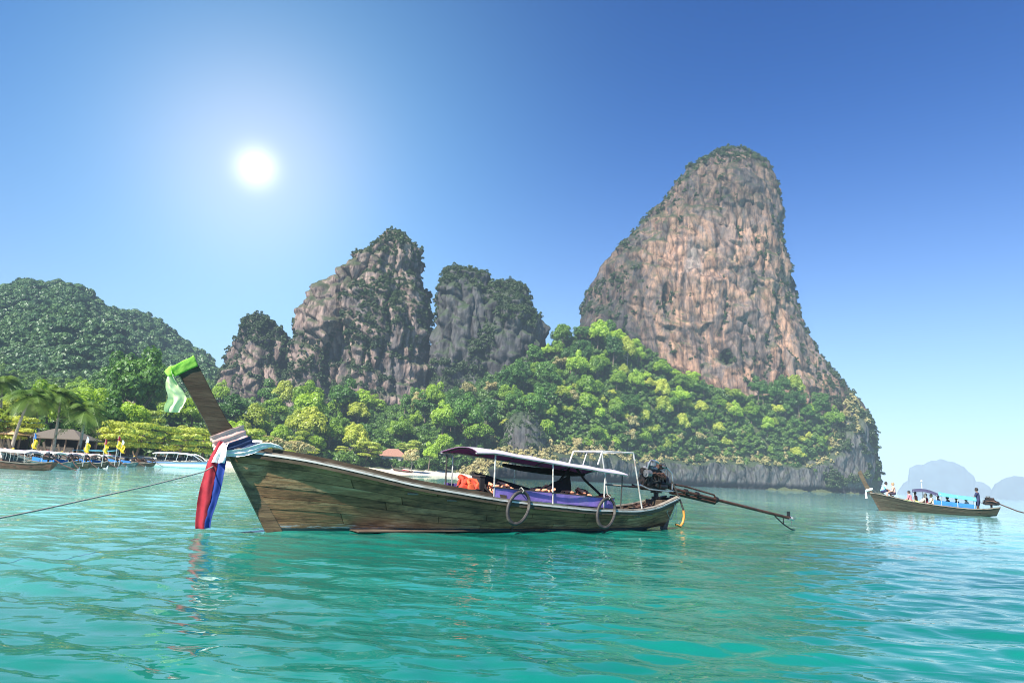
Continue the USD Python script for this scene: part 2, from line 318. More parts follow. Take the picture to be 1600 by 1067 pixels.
# ------------------------------------------------------------------ land: beach, flat behind it, slope up to the cliffs
shore = [(-260, 20), (-110, 52), (-60, 70), (-60, 95), (-64, 130), (-72, 175), (-66, 222), (-47, 250), (-26, 262), (-8, 276), (8, 292), (30, 325), (52, 352), (90, 387), (132, 408), (178, 416), (232, 434), (254, 462), (235, 560), (150, 760), (-100, 1000), (-900, 1000), (-1100, 300), (-700, 20)]
land_poly = Polygon(shore)
walled = lambda x: sm(x, -12, 12)                                  # from here on to the right the shore is a rock wall
sl = []                                                           # control heights of the slope: pixel and depth
for px, py, Y in [(700, 724, 276), (745, 712, 292), (800, 708, 312), (850, 706, 328), (900, 712, 345), (950, 716, 358), (1000, 718, 374), (1050, 718, 385), (1100, 718, 396), (1150, 720, 407), (1200, 724, 411), (1250, 730, 418), (1300, 735, 430),
                  (700, 660, 330), (760, 650, 335), (830, 640, 350), (900, 640, 368), (960, 648, 382), (1030, 655, 398), (1100, 660, 412), (1180, 672, 424), (1250, 690, 424),
                  (860, 545, 415), (905, 530, 425), (960, 535, 428), (1010, 550, 428), (1060, 595, 424), (1110, 622, 422), (1170, 630, 428), (1220, 625, 433), (1290, 655, 438),
                  (690, 640, 370), (760, 620, 375), (820, 590, 385), (660, 648, 365), (560, 652, 360), (460, 652, 360), (370, 655, 360), (280, 640, 360)]:
    sl.append(P(px, py, Y))
for x, y, z in [(-300, 60, 4), (-300, 150, 7), (-200, 110, 4), (-120, 100, 3.2), (-110, 180, 5), (-130, 260, 12), (-260, 260, 22), (-90, 240, 5), (-60, 285, 5), (-30, 285, 6), (-100, 300, 14), (-180, 330, 30), (-300, 330, 42), (-600, 200, 40), (-1200, 200, 60), (-1200, 1100, 120), (-400, 1100, 150), (-100, 600, 60), (0, 600, 70), (150, 600, 70), (250, 700, 60), (300, 500, 30), (-100, 1100, 70), (300, 1100, 60), (-600, 20, 5), (-1200, 10, 10)]:
    sl.append((x, y, z))
sl = A(sl)
_lin = LinearNDInterpolator(sl[:, :2], sl[:, 2]); _nn = NearestNDInterpolator(sl[:, :2], sl[:, 2])


def ground_z(x, y):
    x = np.asarray(x, float); y = np.asarray(y, float)
    d = shapely.distance(shapely.linestrings(A(shore + shore[:1])), shapely.points(x, y)) * np.where(shapely.contains_xy(land_poly, x, y), 1, -1)
    hill = _lin(x, y); hill = np.where(np.isnan(hill), _nn(x, y), hill)
    beach = np.clip(d * 0.105, -1.2, 2.3)
    wl = walled(x) * (y < 640)
    inland = sm(d, 9, 45)
    z = np.where(d > 0, beach * (1 - inland) + hill * inland, beach)
    zw = np.where(d > 3, np.minimum(hill, hill * sm(d, 1, 14) + 0), -1.2)
    return z * (1 - wl) + zw * wl, d


gx, gy = np.meshgrid(np.concatenate([np.arange(-1000, -140, 20), np.arange(-140, 262, 4.0)]), np.concatenate([np.arange(24, 480, 4.0), np.arange(480, 1000, 20)]), indexing='ij')
gz, gd = ground_z(gx, gy)
gz = gz + (meshkit.fbm(np.stack([gx / 18, gy / 18, gx * 0], -1), 3, 5) - 0.5) * 3.0 * sm(gd, 18, 50)
gv = np.stack([gx, gy, gz], -1).reshape(-1, 3); gf = grid_faces(*gx.shape)[:, ::-1]
dd = gd.reshape(-1)[gf]; xx = gx.reshape(-1)[gf]; yy = gy.reshape(-1)[gf]
keep = dd.max(1) > -5
sandy = (dd.max(1) < 16) & (xx.max(1) < 4) & (yy.max(1) < 330)
tag(obj('beach', (gv, gf[keep & sandy]), M['sand'], smooth=True), kind='structure')
tag(obj('hillside', (gv, gf[keep & ~sandy]), M['ground'], smooth=True), kind='structure')


def gh(x, y):
    z, d = ground_z(A([x]), A([y])); return float(z[0])


# ------------------------------------------------------------------ cliffs: closed bodies, ring by ring, with flutes, ledges and hollows
def cliff(name, left, right, Y, depth, mat, seed, amp=1.0, nz=150, na=420, z0=-2.0, lean=0.0, flute=1.0, exp=2.5, holes=()):
    """left, right: outline pixels from the foot up; Y the depth of the ridge; depth(t) the half thickness in metres from foot (0) to top (1)."""
    l = A([P(x, y, Y) for x, y in left]); r = A([P(x, y, Y) for x, y in right])
    ztop = max(l[-1, 2], r[-1, 2])
    tz = 1 - (1 - np.linspace(0, 1, nz)) ** 1.25
    z = z0 + (ztop - z0) * tz
    xl = np.interp(z, l[:, 2], l[:, 0]); xr = np.interp(z, r[:, 2], r[:, 0])
    ca = np.concatenate([np.linspace(-math.pi, 0, int(na * 0.7), endpoint=False), np.linspace(0, math.pi, int(na * 0.3), endpoint=False)])   # front half is finer
    cx = np.sign(np.cos(ca)) * np.abs(np.cos(ca)) ** (2 / exp); cy = np.sign(np.sin(ca)) * np.abs(np.sin(ca)) ** (2 / exp)
    a = (xr - xl) / 2; b = np.array([depth(t) for t in (z - z0) / (ztop - z0)])
    b = np.minimum(b, np.maximum(a * 1.6, 1.0))
    X = ((xl + xr) / 2)[:, None] + a[:, None] * cx; Yc = Y + lean * (z - z0)[:, None] + b[:, None] * cy; Z = np.repeat(z[:, None], len(ca), 1)
    p = np.stack([X, Yc, Z], -1)
    n = np.stack([np.broadcast_to(np.cos(ca), X.shape), np.broadcast_to(np.sin(ca), X.shape), 0 * X], -1)
    taper = np.minimum(1, np.minimum(a, b) / 14)[:, None]
    big = meshkit.fbm(np.stack([X / 34, Yc / 34, Z / 46], -1), 3, seed) - 0.5
    flt = meshkit.fbm(np.stack([X / 7.5, Yc / 7.5, Z / 42], -1), 4, seed + 9) - 0.5
    rid = np.abs(meshkit.fbm(np.stack([X / 13, Yc / 13, Z / 30], -1), 3, seed + 21) - 0.5)
    led = meshkit.fbm(np.stack([X / 22, Yc / 22, Z / 7], -1), 3, seed + 31) - 0.5
    fin = meshkit.fbm(np.stack([X / 3.2, Yc / 3.2, Z / 7], -1), 3, seed + 41) - 0.5
    crk = (1 - np.abs(2 * meshkit.fbm(np.stack([X / 10, Yc / 10, Z / 46], -1), 2, seed + 51) - 1)) ** 6; crk2 = (1 - np.abs(2 * meshkit.fbm(np.stack([X / 20, Yc / 20, Z / 11 + 0.04 * X], -1), 2, seed + 61) - 1)) ** 7
    ph_ = Z / 13.0 + 3.2 * meshkit.fbm(np.stack([X / 30, Yc / 30, Z / 60], -1), 2, seed + 71); saw = (ph_ % 1.0); saw = np.where(saw < 0.8, saw / 0.8, (1 - saw) / 0.2)
    d = amp * taper * (-4.5 * crk - 3.0 * crk2 - 2.6 * (saw - 0.5) * sm(led, -0.12, 0.2) + 17 * big + flute * (6 * flt - 6 * (rid - 0.1)) + 3.5 * led + 3.0 * fin)
    p = p + n * d[..., None]
    for hx, hy, hw, hh, hd in holes:                                # hollows worn into the face
        c = P(hx, hy, Y - 40); q = np.hypot((p[..., 0] - c[0]) / hw, (p[..., 2] - c[2]) / hh) + 0.5 * (fin + flt)
        p[..., 1] += hd * sm(1.25 - q, 0, 0.4) * (np.sin(ca) < 0)
    p[..., 2] += (led * 3 + fin * 2) * taper * sm(z, z0 + 4, z0 + 14)[:, None]
    topc = p[-1].mean(0); v = np.vstack([p.reshape(-1, 3), topc[None]])
    f = grid_faces(nz, len(ca), wrap=True); tri = np.vstack([f[:, [0, 1, 2]], f[:, [0, 2, 3]]])
    k = (nz - 1) * len(ca) + np.arange(len(ca)); tri = np.vstack([tri, np.stack([k, np.roll(k, -1), np.full(len(ca), len(v) - 1)], -1)])
    tag(obj(name, (v, tri), M[mat], smooth=55), kind='structure')
    t = trimesh.Trimesh(v, tri, process=False)
    return t


cl = []
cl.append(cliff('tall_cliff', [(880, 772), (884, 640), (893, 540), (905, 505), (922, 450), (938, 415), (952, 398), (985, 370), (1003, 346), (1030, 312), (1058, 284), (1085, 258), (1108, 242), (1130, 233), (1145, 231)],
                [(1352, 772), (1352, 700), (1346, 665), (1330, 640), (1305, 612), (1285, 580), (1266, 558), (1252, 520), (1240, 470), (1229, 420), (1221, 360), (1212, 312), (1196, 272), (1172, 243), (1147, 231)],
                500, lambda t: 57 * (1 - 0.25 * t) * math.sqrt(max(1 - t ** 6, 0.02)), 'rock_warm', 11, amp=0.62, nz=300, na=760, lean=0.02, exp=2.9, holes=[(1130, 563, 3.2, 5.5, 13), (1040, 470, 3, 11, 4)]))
cl.append(cliff('middle_cliff', [(446, 690), (450, 620), (462, 545), (474, 483), (487, 462), (520, 436), (563, 407), (579, 392), (592, 372), (604, 363), (612, 361)],
                [(684, 690), (680, 620), (675, 530), (672, 490), (668, 450), (661, 410), (650, 393), (638, 374), (626, 363), (614, 361)],
                430, lambda t: 42 * (1 - 0.3 * t) * math.sqrt(max(1 - t ** 6, 0.03)), 'rock_pink', 23, amp=1.0, nz=220, na=560, exp=3.0, holes=[(520, 560, 8, 22, 6)]))
cl.append(cliff('small_cliff', [(348, 690), (354, 625), (357, 580), (364, 545), (382, 512), (395, 498), (404, 495)],
                [(466, 690), (462, 625), (457, 550), (445, 522), (434, 510), (424, 502), (408, 495)],
                440, lambda t: 26 * (1 - 0.3 * t) * math.sqrt(max(1 - t ** 6, 0.04)), 'rock_pink', 37, amp=0.85, nz=150, na=380, exp=2.8))
cl.append(cliff('dark_cliff', [(664, 690), (672, 620), (678, 520), (686, 460), (690, 440), (696, 424), (703, 421)],
                [(776, 690), (776, 620), (772, 500), (768, 450), (758, 434), (748, 428), (716, 424), (706, 421)],
                425, lambda t: 30 * (1 - 0.25 * t) * math.sqrt(max(1 - t ** 8, 0.05)), 'rock_grey', 41, amp=0.95, nz=150, na=380, exp=3.2))
cl.append(cliff('dark_cliff', [(738, 690), (738, 600), (742, 500), (752, 452), (770, 444), (790, 441)],
                [(876, 690), (872, 620), (862, 580), (856, 545), (848, 505), (838, 478), (824, 458), (808, 444), (796, 441)],
                428, lambda t: 32 * (1 - 0.25 * t) * math.sqrt(max(1 - t ** 8, 0.05)), 'rock_grey', 47, amp=0.95, nz=150, na=380, exp=3.2))
cl.append(cliff('rock_outcrop', [(776, 735), (780, 690), (786, 664), (800, 650), (812, 644)], [(868, 735), (862, 700), (852, 676), (838, 655), (818, 644)],
                326, lambda t: 13 * math.sqrt(max(1 - t ** 4, 0.05)), 'rock_sea', 53, amp=0.35, nz=60, na=160, exp=2.4))

# the rock wall along the water
wl = A([(-12, 273), (-2, 279), (8, 290), (30, 323), (52, 350), (90, 385), (132, 406), (178, 417), (226, 432), (241, 450)], float)
tt = np.concatenate([[0], np.cumsum(np.hypot(*np.diff(wl, axis=0).T))]); nt, nzw = 760, 46
tq = np.linspace(0, tt[-1], nt)
wxx = np.interp(tq, tt, wl[:, 0]); wyy = np.interp(tq, tt, wl[:, 1])
for _ in range(30):
    wxx[1:-1] = 0.25 * wxx[:-2] + 0.5 * wxx[1:-1] + 0.25 * wxx[2:]; wyy[1:-1] = 0.25 * wyy[:-2] + 0.5 * wyy[1:-1] + 0.25 * wyy[2:]
tx, ty = np.gradient(wxx), np.gradient(wyy); ln = np.hypot(tx, ty); nx_, ny_ = ty / ln, -tx / ln
ht = np.interp(wxx, [-12, -4, 8, 30, 60, 90, 178, 200, 214, 228, 250], [0.6, 4, 9.5, 13, 14.5, 16, 17.5, 22, 42, 58, 50]) * (0.8 + 0.5 * meshkit.fbm(np.stack([wxx / 16, wyy / 16, 0 * wxx], -1), 3, 77))
uu = np.linspace(0, 1, nzw)
notch = -1.6 * np.exp(-((uu - 0.08) / 0.07) ** 2)
back = 9 * sm(uu, 0.72, 1.0) ** 1.5 + 2.0 * uu
Zw = -1.0 + (ht[None] + 1.0) * (uu[:, None] ** 1.0) * (1 - 0.0 * uu[:, None]); 
Xw = wxx[None] + nx_[None] * (notch - back)[:, None]; Yw = wyy[None] + ny_[None] * (notch - back)[:, None]
dw = 6 * (meshkit.fbm(np.stack([Xw / 15, Yw / 15, Zw / 20], -1), 4, 81) - 0.5) + 4.5 * (meshkit.fbm(np.stack([Xw / 4, Yw / 4, Zw / 9], -1), 3, 83) - 0.5) - 5 * np.abs(meshkit.fbm(np.stack([Xw / 8, Yw / 8, Zw / 16], -1), 3, 85) - 0.5)
Xw = Xw + nx_ * dw; Yw = Yw + ny_ * dw
wf = grid_faces(nzw, nt)
tag(obj('rock_shore', (np.stack([Xw, Yw, Zw], -1).reshape(-1, 3), np.vstack([wf[:, [0, 1, 2]], wf[:, [0, 2, 3]]])), M['rock_sea'], smooth=55), kind='structure')


# the wooded hill at the left and the islands on the horizon
def ridge(name, pts, Y, back, foot_y, foot_z, mat, seed, rough, nu=220, nv=80, bulge=0.75):
    r = A([P(x, y, Y) for x, y in pts]); u = np.linspace(0, 1, nu); k = np.linspace(0, 1, len(r))
    rx = np.interp(u, k, r[:, 0]); rz = np.interp(u, k, r[:, 2])
    w = np.linspace(-1, 1, nv)[:, None]
    prof = np.where(w < 0, (1 - np.abs(w) ** (1 / bulge)) , 1 - np.abs(w) ** 1.6)
    yy_ = np.where(w < 0, Y + w * (Y - foot_y), Y + w * back) + 0 * rx
    zz = foot_z + (rz - foot_z) * prof
    xx_ = rx * (yy_ / Y)
    rz2 = (meshkit.fbm(np.stack([rx / (rough * 1.6), 0 * rx, 0 * rx], -1), 4, seed + 3) - 0.5) * rough * 0.55
    zz = zz + rz2 * prof
    nse = meshkit.fbm(np.stack([xx_ / (rough * 4), yy_ / (rough * 4), zz * 0], -1), 4, seed) - 0.5
    zz = zz + nse * rough * np.clip(1 - prof, 0.0, 0.5) * 3.2; xx_ = xx_ + nse * rough * 0.6
    v = np.stack([xx_, yy_, zz], -1).reshape(-1, 3); f = grid_faces(nv, nu)
    t = (v, np.vstack([f[:, [0, 1, 2]], f[:, [0, 2, 3]]]))
    tag(obj(name, t, M[mat], smooth=60), kind='structure')
    return trimesh.Trimesh(*t, process=False)


hill = ridge('wooded_hill', [(-420, 560), (-260, 500), (-120, 470), (-20, 466), (20, 459), (45, 455), (60, 456), (88, 450), (112, 458), (132, 470), (150, 485), (168, 495), (190, 500)], 620, 300, 330, 22, 'ground', 61, 16)
hill2 = ridge('wooded_hill', [(120, 500), (170, 497), (200, 498), (222, 504), (243, 518), (262, 534), (282, 548), (302, 562), (322, 575), (338, 596), (352, 640)], 690, 250, 380, 22, 'ground', 67, 14)
isl = [ridge('far_island', [(1398, 784), (1404, 768), (1412, 757), (1420, 752), (1423, 733), (1432, 728), (1444, 728), (1455, 721), (1470, 720), (1492, 723), (1505, 727), (1512, 735), (1520, 742), (1523, 750), (1535, 753), (1546, 762), (1556, 784)], 3300, 300, 3180, -6, 'far_rock', 71, 44, 300, 60, 0.16),
       ridge('far_island', [(1536, 786), (1549, 770), (1556, 755), (1566, 748), (1585, 745), (1602, 747), (1625, 742), (1660, 750), (1700, 765), (1740, 792)], 2900, 280, 2780, -6, 'far_rock', 73, 38, 240, 60, 0.16)]

# ------------------------------------------------------------------ haze: the sea air of the bay
v = trimesh.creation.box([7600, 7600, 292]); v.apply_translation([0, 0, 0]); v.apply_translation([0, 500, 144])
M['haze'] = usdkit.material(stage, L + 'haze', {'v': ('principled_volume', {'color': (0.62, 0.82, 0.98), 'density': HAZE, 'anisotropy': -0.25})}, [], volume='v.volume')
tag(obj('haze', v, M['haze'], smooth=False), kind='stuff')

# ------------------------------------------------------------------ vegetation
def quads(c, nrm, size, r, tri=False):
    """Leaf-sized faces: centres c, normals nrm, sizes, as folded pairs of triangles."""
    n = nrm / np.maximum(np.linalg.norm(nrm, axis=1, keepdims=True), 1e-9)
    h = r.normal(size=n.shape); a = np.cross(n, h); a /= np.maximum(np.linalg.norm(a, axis=1, keepdims=True), 1e-9); b = np.cross(n, a)
    s = np.broadcast_to(np.asarray(size, float), len(c))[:, None]
    v = np.stack([c - a * s, c + b * s * 0.55 + n * s * 0.12, c + a * s, c - b * s * 0.55 + n * s * 0.12], 1).reshape(-1, 3)
    k = np.arange(len(c))[:, None] * 4
    return v, np.vstack([k + [0, 1, 2], k + [0, 2, 3]]) if False else np.vstack([k + [0, 3, 1], k + [1, 3, 2]])


def crown(seed, R, H, zc, clumps, leaves, size, flat=1.0, hollow=0.35, tiers=None, spread=0.34):
    r = np.random.default_rng(seed); cs = []; rad = []
    for k in range(clumps):
        a = r.random() * 2 * math.pi
        if tiers:
            z = tiers[k % len(tiers)]; q = R * (1 - 0.55 * abs(z)) * math.sqrt(r.random()); cs.append([q * math.cos(a), q * math.sin(a), z * H + r.normal() * 0.04 * H]); rad.append(R * spread * (0.7 + 0.6 * r.random()))
        else:
            ct = r.random() * 1.5 - 0.5; st = math.sqrt(max(1 - ct * ct, 0)); q = hollow + (1 - hollow) * r.random()
            cs.append([R * q * st * math.cos(a), R * q * st * math.sin(a), H * q * ct]); rad.append(R * spread * (0.6 + 0.75 * r.random()))
    cs = A(cs); rad = A(rad); pts = []; nr = []
    for c, q in zip(cs, rad):
        n = max(int(leaves * (q / rad.mean()) ** 2), 6); d = r.normal(size=(n, 3)); d /= np.linalg.norm(d, axis=1, keepdims=True)
        d[:, 2] = np.where(d[:, 2] < -0.35, -d[:, 2], d[:, 2])
        rr_ = q * (0.72 + 0.34 * r.random(n))[:, None]
        pts.append(c + d * rr_ * A([1, 1, flat])); nr.append(d * A([1, 1, 1.2]) + r.normal(size=(n, 3)) * 0.45)
    pts = np.vstack(pts); nr = np.vstack(nr); pts[:, 2] += zc
    return (*quads(pts, nr, size * (0.65 + 0.7 * r.random(len(pts))), r), cs + A([0, 0, zc]))


def trunk(seed, h, r0, tips, bend=0.6):
    r = np.random.default_rng(seed + 500); mb = MB(); b = A([r.normal() * bend, r.normal() * bend, 0])
    zs = np.linspace(0, 1, 7)[:, None]; pts = b * zs ** 2 + A([0, 0, h]) * zs; pts[0, 2] -= 1.2
    mb.tube(pts, np.linspace(r0, r0 * 0.45, 7), 8)
    for t in tips:
        k = r.integers(3, 6); p0 = pts[k]; m = (p0 + t) / 2 + A([0, 0, -0.08 * h]); mb.tube([p0, m, t], [r0 * 0.42, r0 * 0.28, r0 * 0.1], 5)
    return mb


kinds = {}


def tree_class(name, kind, crown_args, leaf, bark, trunk_h, r0):
    p = stage.CreateClassPrim(f'/World/model_{name}')
    UsdGeom.Xform.Define(stage, p.GetPath()); stage.GetPrimAtPath(p.GetPath()).SetSpecifier(Sdf.SpecifierClass)
    v, f, cs = crown(**crown_args)
    usdkit.mesh(stage, f'{p.GetPath()}/crown', (v, f), M[leaf], False)
    far = cs[np.argsort(-np.hypot(cs[:, 0], cs[:, 1]))[:6]]
    usdkit.mesh(stage, f'{p.GetPath()}/trunk', trunk(crown_args['seed'], trunk_h, r0, far).get(), M[bark], 40)
    kinds.setdefault(kind, []).append(p.GetPath())


for s_ in range(3):
    tree_class(f'broad_tree_{"abc"[s_]}', 'bright', dict(seed=100 + s_, R=4.6, H=4.6, zc=8.4, clumps=38, leaves=92, size=0.43), 'leaf_bright', 'bark', 8.5, 0.38)
for s_ in range(2):
    tree_class(f'dark_tree_{"ab"[s_]}', 'dark', dict(seed=120 + s_, R=4.6, H=5.4, zc=9.0, clumps=38, leaves=92, size=0.42), 'leaf_dark', 'bark', 9.0, 0.4)
    tree_class(f'yellow_tree_{"ab"[s_]}', 'yellow', dict(seed=130 + s_, R=4.8, H=3.9, zc=7.6, clumps=38, leaves=92, size=0.42), 'leaf_yellow', 'bark_pale', 7.6, 0.34)
    tree_class(f'pale_tree_{"ab"[s_]}', 'tan', dict(seed=140 + s_, R=4.2, H=3.6, zc=6.6, clumps=22, leaves=120, size=0.36, hollow=0.4), 'leaf_tan', 'bark_pale', 6.6, 0.28)
    tree_class(f'spreading_tree_{"ab"[s_]}', 'spread', dict(seed=150 + s_, R=5.2, H=3.2, zc=6.6, clumps=30, leaves=120, size=0.38, flat=0.34, tiers=[-0.75, -0.25, 0.25, 0.7], spread=0.34), 'leaf_yellow', 'bark', 8.0, 0.34)


def palm_class(name, seed, h, lean):
    p = stage.CreateClassPrim(f'/World/model_{name}'); UsdGeom.Xform.Define(stage, p.GetPath()); stage.GetPrimAtPath(p.GetPath()).SetSpecifier(Sdf.SpecifierClass)
    r = np.random.default_rng(seed); t = np.linspace(0, 1, 16)[:, None]
    pts = A([lean, 0.2 * lean, 0]) * t ** 1.8 + A([0, 0, h]) * t; pts[0, 2] -= 1.0
    rad = np.linspace(0.24, 0.13, 16) * (1 + 0.06 * np.sin(np.arange(16) * 2.4)); rad[0] = 0.34
    usdkit.mesh(stage, f'{p.GetPath()}/trunk', MB().tube(pts, rad, 9).get(), M['bark_pale'], 40)
    top = pts[-1]; nf = 24
    for k in range(nf):
        mb = MB(); a = k * 2.399 + r.normal() * 0.12; up = 1.15 - 1.75 * (k / nf) + r.normal() * 0.1; ln = 3.6 + 0.7 * r.random()
        q = np.linspace(0, 1, 15); dx = q * ln * math.cos(up * 0.8) * (1 - 0.10 * q); dz = ln * (q * math.sin(up) - (0.55 + 0.2 * (up > 0.4)) * q ** 2.1)
        rach = np.stack([dx * math.cos(a), dx * math.sin(a), dz], -1) + top
        side = A([-math.sin(a), math.cos(a), 0]); mb.tube(rach, np.linspace(0.045, 0.01, 15), 4)
        for i in range(1, 15):
            w = 0.85 * math.sin(math.pi * min(q[i] * 0.9 + 0.1, 1)) ** 0.6 + 0.08; d = rach[i] - rach[i - 1]; d /= np.linalg.norm(d)
            for sg in (-1, 1):
                for off in (0.0, 0.5):
                    b = rach[i - 1] * (1 - off) + rach[i] * off; e = b + sg * side * w + d * w * 0.55 + A([0, 0, -0.42 * w + r.normal() * 0.04]); m = d * 0.07
                    mb.add([b - m, b + m, e + m * 0.3, e - m * 0.3], [[0, 1, 2, 3]] if sg > 0 else [[3, 2, 1, 0]])
        usdkit.mesh(stage, f'{p.GetPath()}/{"frond" if k == 0 else f"frond_{k:03d}"}', mb.get(), M['leaf_palm'], False)
    nuts = MB()
    for k in range(7):
        s3 = trimesh.creation.icosphere(1, 0.14); s3.apply_translation(top + A([0.26 * math.cos(k), 0.26 * math.sin(k * 1.1), -0.25 - 0.1 * (k % 3)])); nuts.tm(s3)
    usdkit.mesh(stage, f'{p.GetPath()}/coconut_cluster', nuts.get(), M['bark_pale'], True)
    kinds.setdefault('palm', []).append(p.GetPath())


palm_class('palm_a', 200, 8.2, 1.6); palm_class('palm_b', 201, 9.6, -1.2); palm_class('palm_c', 202, 7.2, 0.7)
NAME = {'bright': 'broadleaf_tree', 'dark': 'dark_tree', 'yellow': 'yellow_green_tree', 'tan': 'pale_tree', 'spread': 'spreading_tree', 'palm': 'coconut_palm'}
placed = []


def plant(kind, x, y, label, cat='tree', group=None, s=1.0, z=None, sz=None):
    p = UsdGeom.Xform.Define(stage, numbered('/World', NAME[kind])).GetPrim()
    opts = kinds[kind]
    p.GetReferences().AddInternalReference(opts[rng.integers(len(opts))]); p.SetInstanceable(True)
    xf(p, (x, y, gh(x, y) if z is None else z), rng.random() * 6.28, (s, s, s * (sz or 1.0)), rng.normal() * 0.04, rng.normal() * 0.04)
    tag(p, label, cat, group); placed.append((x, y, s * 4.6))
    return p


LOOK = {'bright': 'bright green tree', 'dark': 'dark green tree', 'yellow': 'yellow-green tree', 'tan': 'straw-coloured tree', 'spread': 'flat-layered tree'}


def on_ground(px, py):
    """Where the line of sight through a pixel meets the land."""
    d = ray(px, py); Ys = np.linspace(60, 520, 231); pts = Cam + d[None] * (Ys / d[1])[:, None]
    z, dd_ = ground_z(pts[:, 0], pts[:, 1]); hit = np.nonzero((pts[:, 2] < z) & (dd_ > 3))[0]
    return None if not len(hit) else pts[hit[0]]


COLS = [(200, 'above moored boats'), (350, 'behind the prow'), (450, 'beside the prow'), (560, 'above the bow'), (660, 'above the sand'), (760, 'above canopy front'), (860, 'above canopy middle'), (940, 'above canopy rear'), (1010, 'above the rack'), (1070, 'above the engine'), (1160, 'above the shaft'), (1245, 'above the propeller'), (2000, 'near the point')]
named = {}


def wood(zone, place, n, mix, size, rows, gap):
    """Plants n trees in a zone given as an outline in the picture, spaced apart on the ground."""
    poly = Polygon(zone); x0, y0, x1, y1 = poly.bounds; done = tries = 0
    while done < n and tries < n * 60:
        tries += 1; px, py = x0 + (x1 - x0) * rng.random(), y0 + (y1 - y0) * rng.random()
        if not poly.contains(Point(px, py)):
            continue
        g = on_ground(px, py)
        if g is None or any((g[0] - q[0]) ** 2 + (g[1] - q[1]) ** 2 < (gap * (q[2] + size * 4.6) / 2) ** 2 for q in placed):
            continue
        k = rng.choice(list(mix), p=A(list(mix.values())) / sum(mix.values())); f_ = rng.random(); s = size * (0.62 + 0.8 * f_ ** 1.4)
        row = '' if y1 - y0 < 50 else ['high ', 'midway ', 'low '][min(int(3 * (py - y0) / (y1 - y0)), 2)]; col = next(c for m_, c in COLS if px < m_)
        lab = f'{LOOK[k]} {row}{place} {col}'
        p = plant(k, g[0], g[1], lab, group=f'{LOOK[k]}s {place}', s=s, sz=0.8 + 0.6 * rng.random() ** 1.5); named.setdefault(lab, []).append((px, s, p)); done += 1


def tell_apart():
    """Trees that would share a label are told apart by size, then by which stands left or right."""
    for lab, ts in named.items():
        if len(ts) < 2:
            continue
        ts.sort(key=lambda t: t[1]); k = (len(ts) + 1) // 3 if len(ts) > 2 else 1
        sets = [('small', ts[:k]), ('middling' if len(ts) > 2 else 'large', ts[k:len(ts) - k] if len(ts) > 2 else ts[k:])] + ([('large', ts[len(ts) - k:])] if len(ts) > 2 else [])
        for word, sub in sets:
            sub = sorted(sub, key=lambda t: t[0])
            for i, t in enumerate(sub):
                side = {1: [''], 2: ['left ', 'right '], 3: ['left ', 'centre ', 'right ']}.get(len(sub), [''] * len(sub))[i]
                t[2].SetCustomDataByKey('label', f'{side}{word} {lab}')


# slope under the tall cliff, from its upper shoulder to the shore
wood([(870, 560), (905, 522), (960, 520), (1010, 545), (1000, 580), (930, 590), (870, 600)], 'on the tall cliff left shoulder', 20, dict(dark=4, bright=3, tan=1), 0.95, 0, 0.8)
wood([(860, 600), (1000, 580), (1060, 600), (1120, 632), (1200, 650), (1240, 690), (1060, 690), (860, 670)], 'on the slope under the tall cliff', 62, dict(bright=8, yellow=4, dark=1.2, tan=0.8), 0.92, 0, 0.78)
wood([(880, 690), (1000, 690), (1120, 690), (1240, 695), (1290, 720), (1285, 738), (1100, 722), (960, 724), (880, 718)], 'along the shore rocks', 34, dict(yellow=4, tan=5, bright=3), 0.72, 0, 0.75)
wood([(1180, 632), (1225, 618), (1290, 650), (1300, 690), (1298, 735), (1260, 700), (1215, 660)], 'at the tall cliff right foot', 24, dict(dark=5, bright=2, yellow=1), 0.9, 0, 0.7)
wood([(690, 640), (760, 620), (860, 560), (870, 690), (840, 716), (700, 735)], 'on the slope under the dark cliff', 44, dict(bright=3, dark=5, yellow=1.4, tan=0.8), 0.95, 0, 0.8)
wood([(360, 655), (460, 655), (560, 655), (690, 640), (700, 712), (360, 712)], 'in the wood behind the beach', 40, dict(bright=6, dark=2, yellow=2, tan=0.6), 1.0, 0, 0.85)
wood([(360, 716), (700, 716), (700, 737), (360, 735)], 'on the beach edge', 22, dict(spread=5, yellow=2, tan=1, bright=1), 0.8, 0, 0.75)
wood([(100, 640), (350, 640), (350, 702), (100, 702)], 'at the foot of the wooded hill', 26, dict(bright=3, dark=4, spread=1), 1.0, 0, 0.9)
wood([(150, 700), (350, 702), (350, 724), (150, 712)], 'near the left shore', 14, dict(spread=5, yellow=2), 0.62, 0, 0.7)

tell_apart()

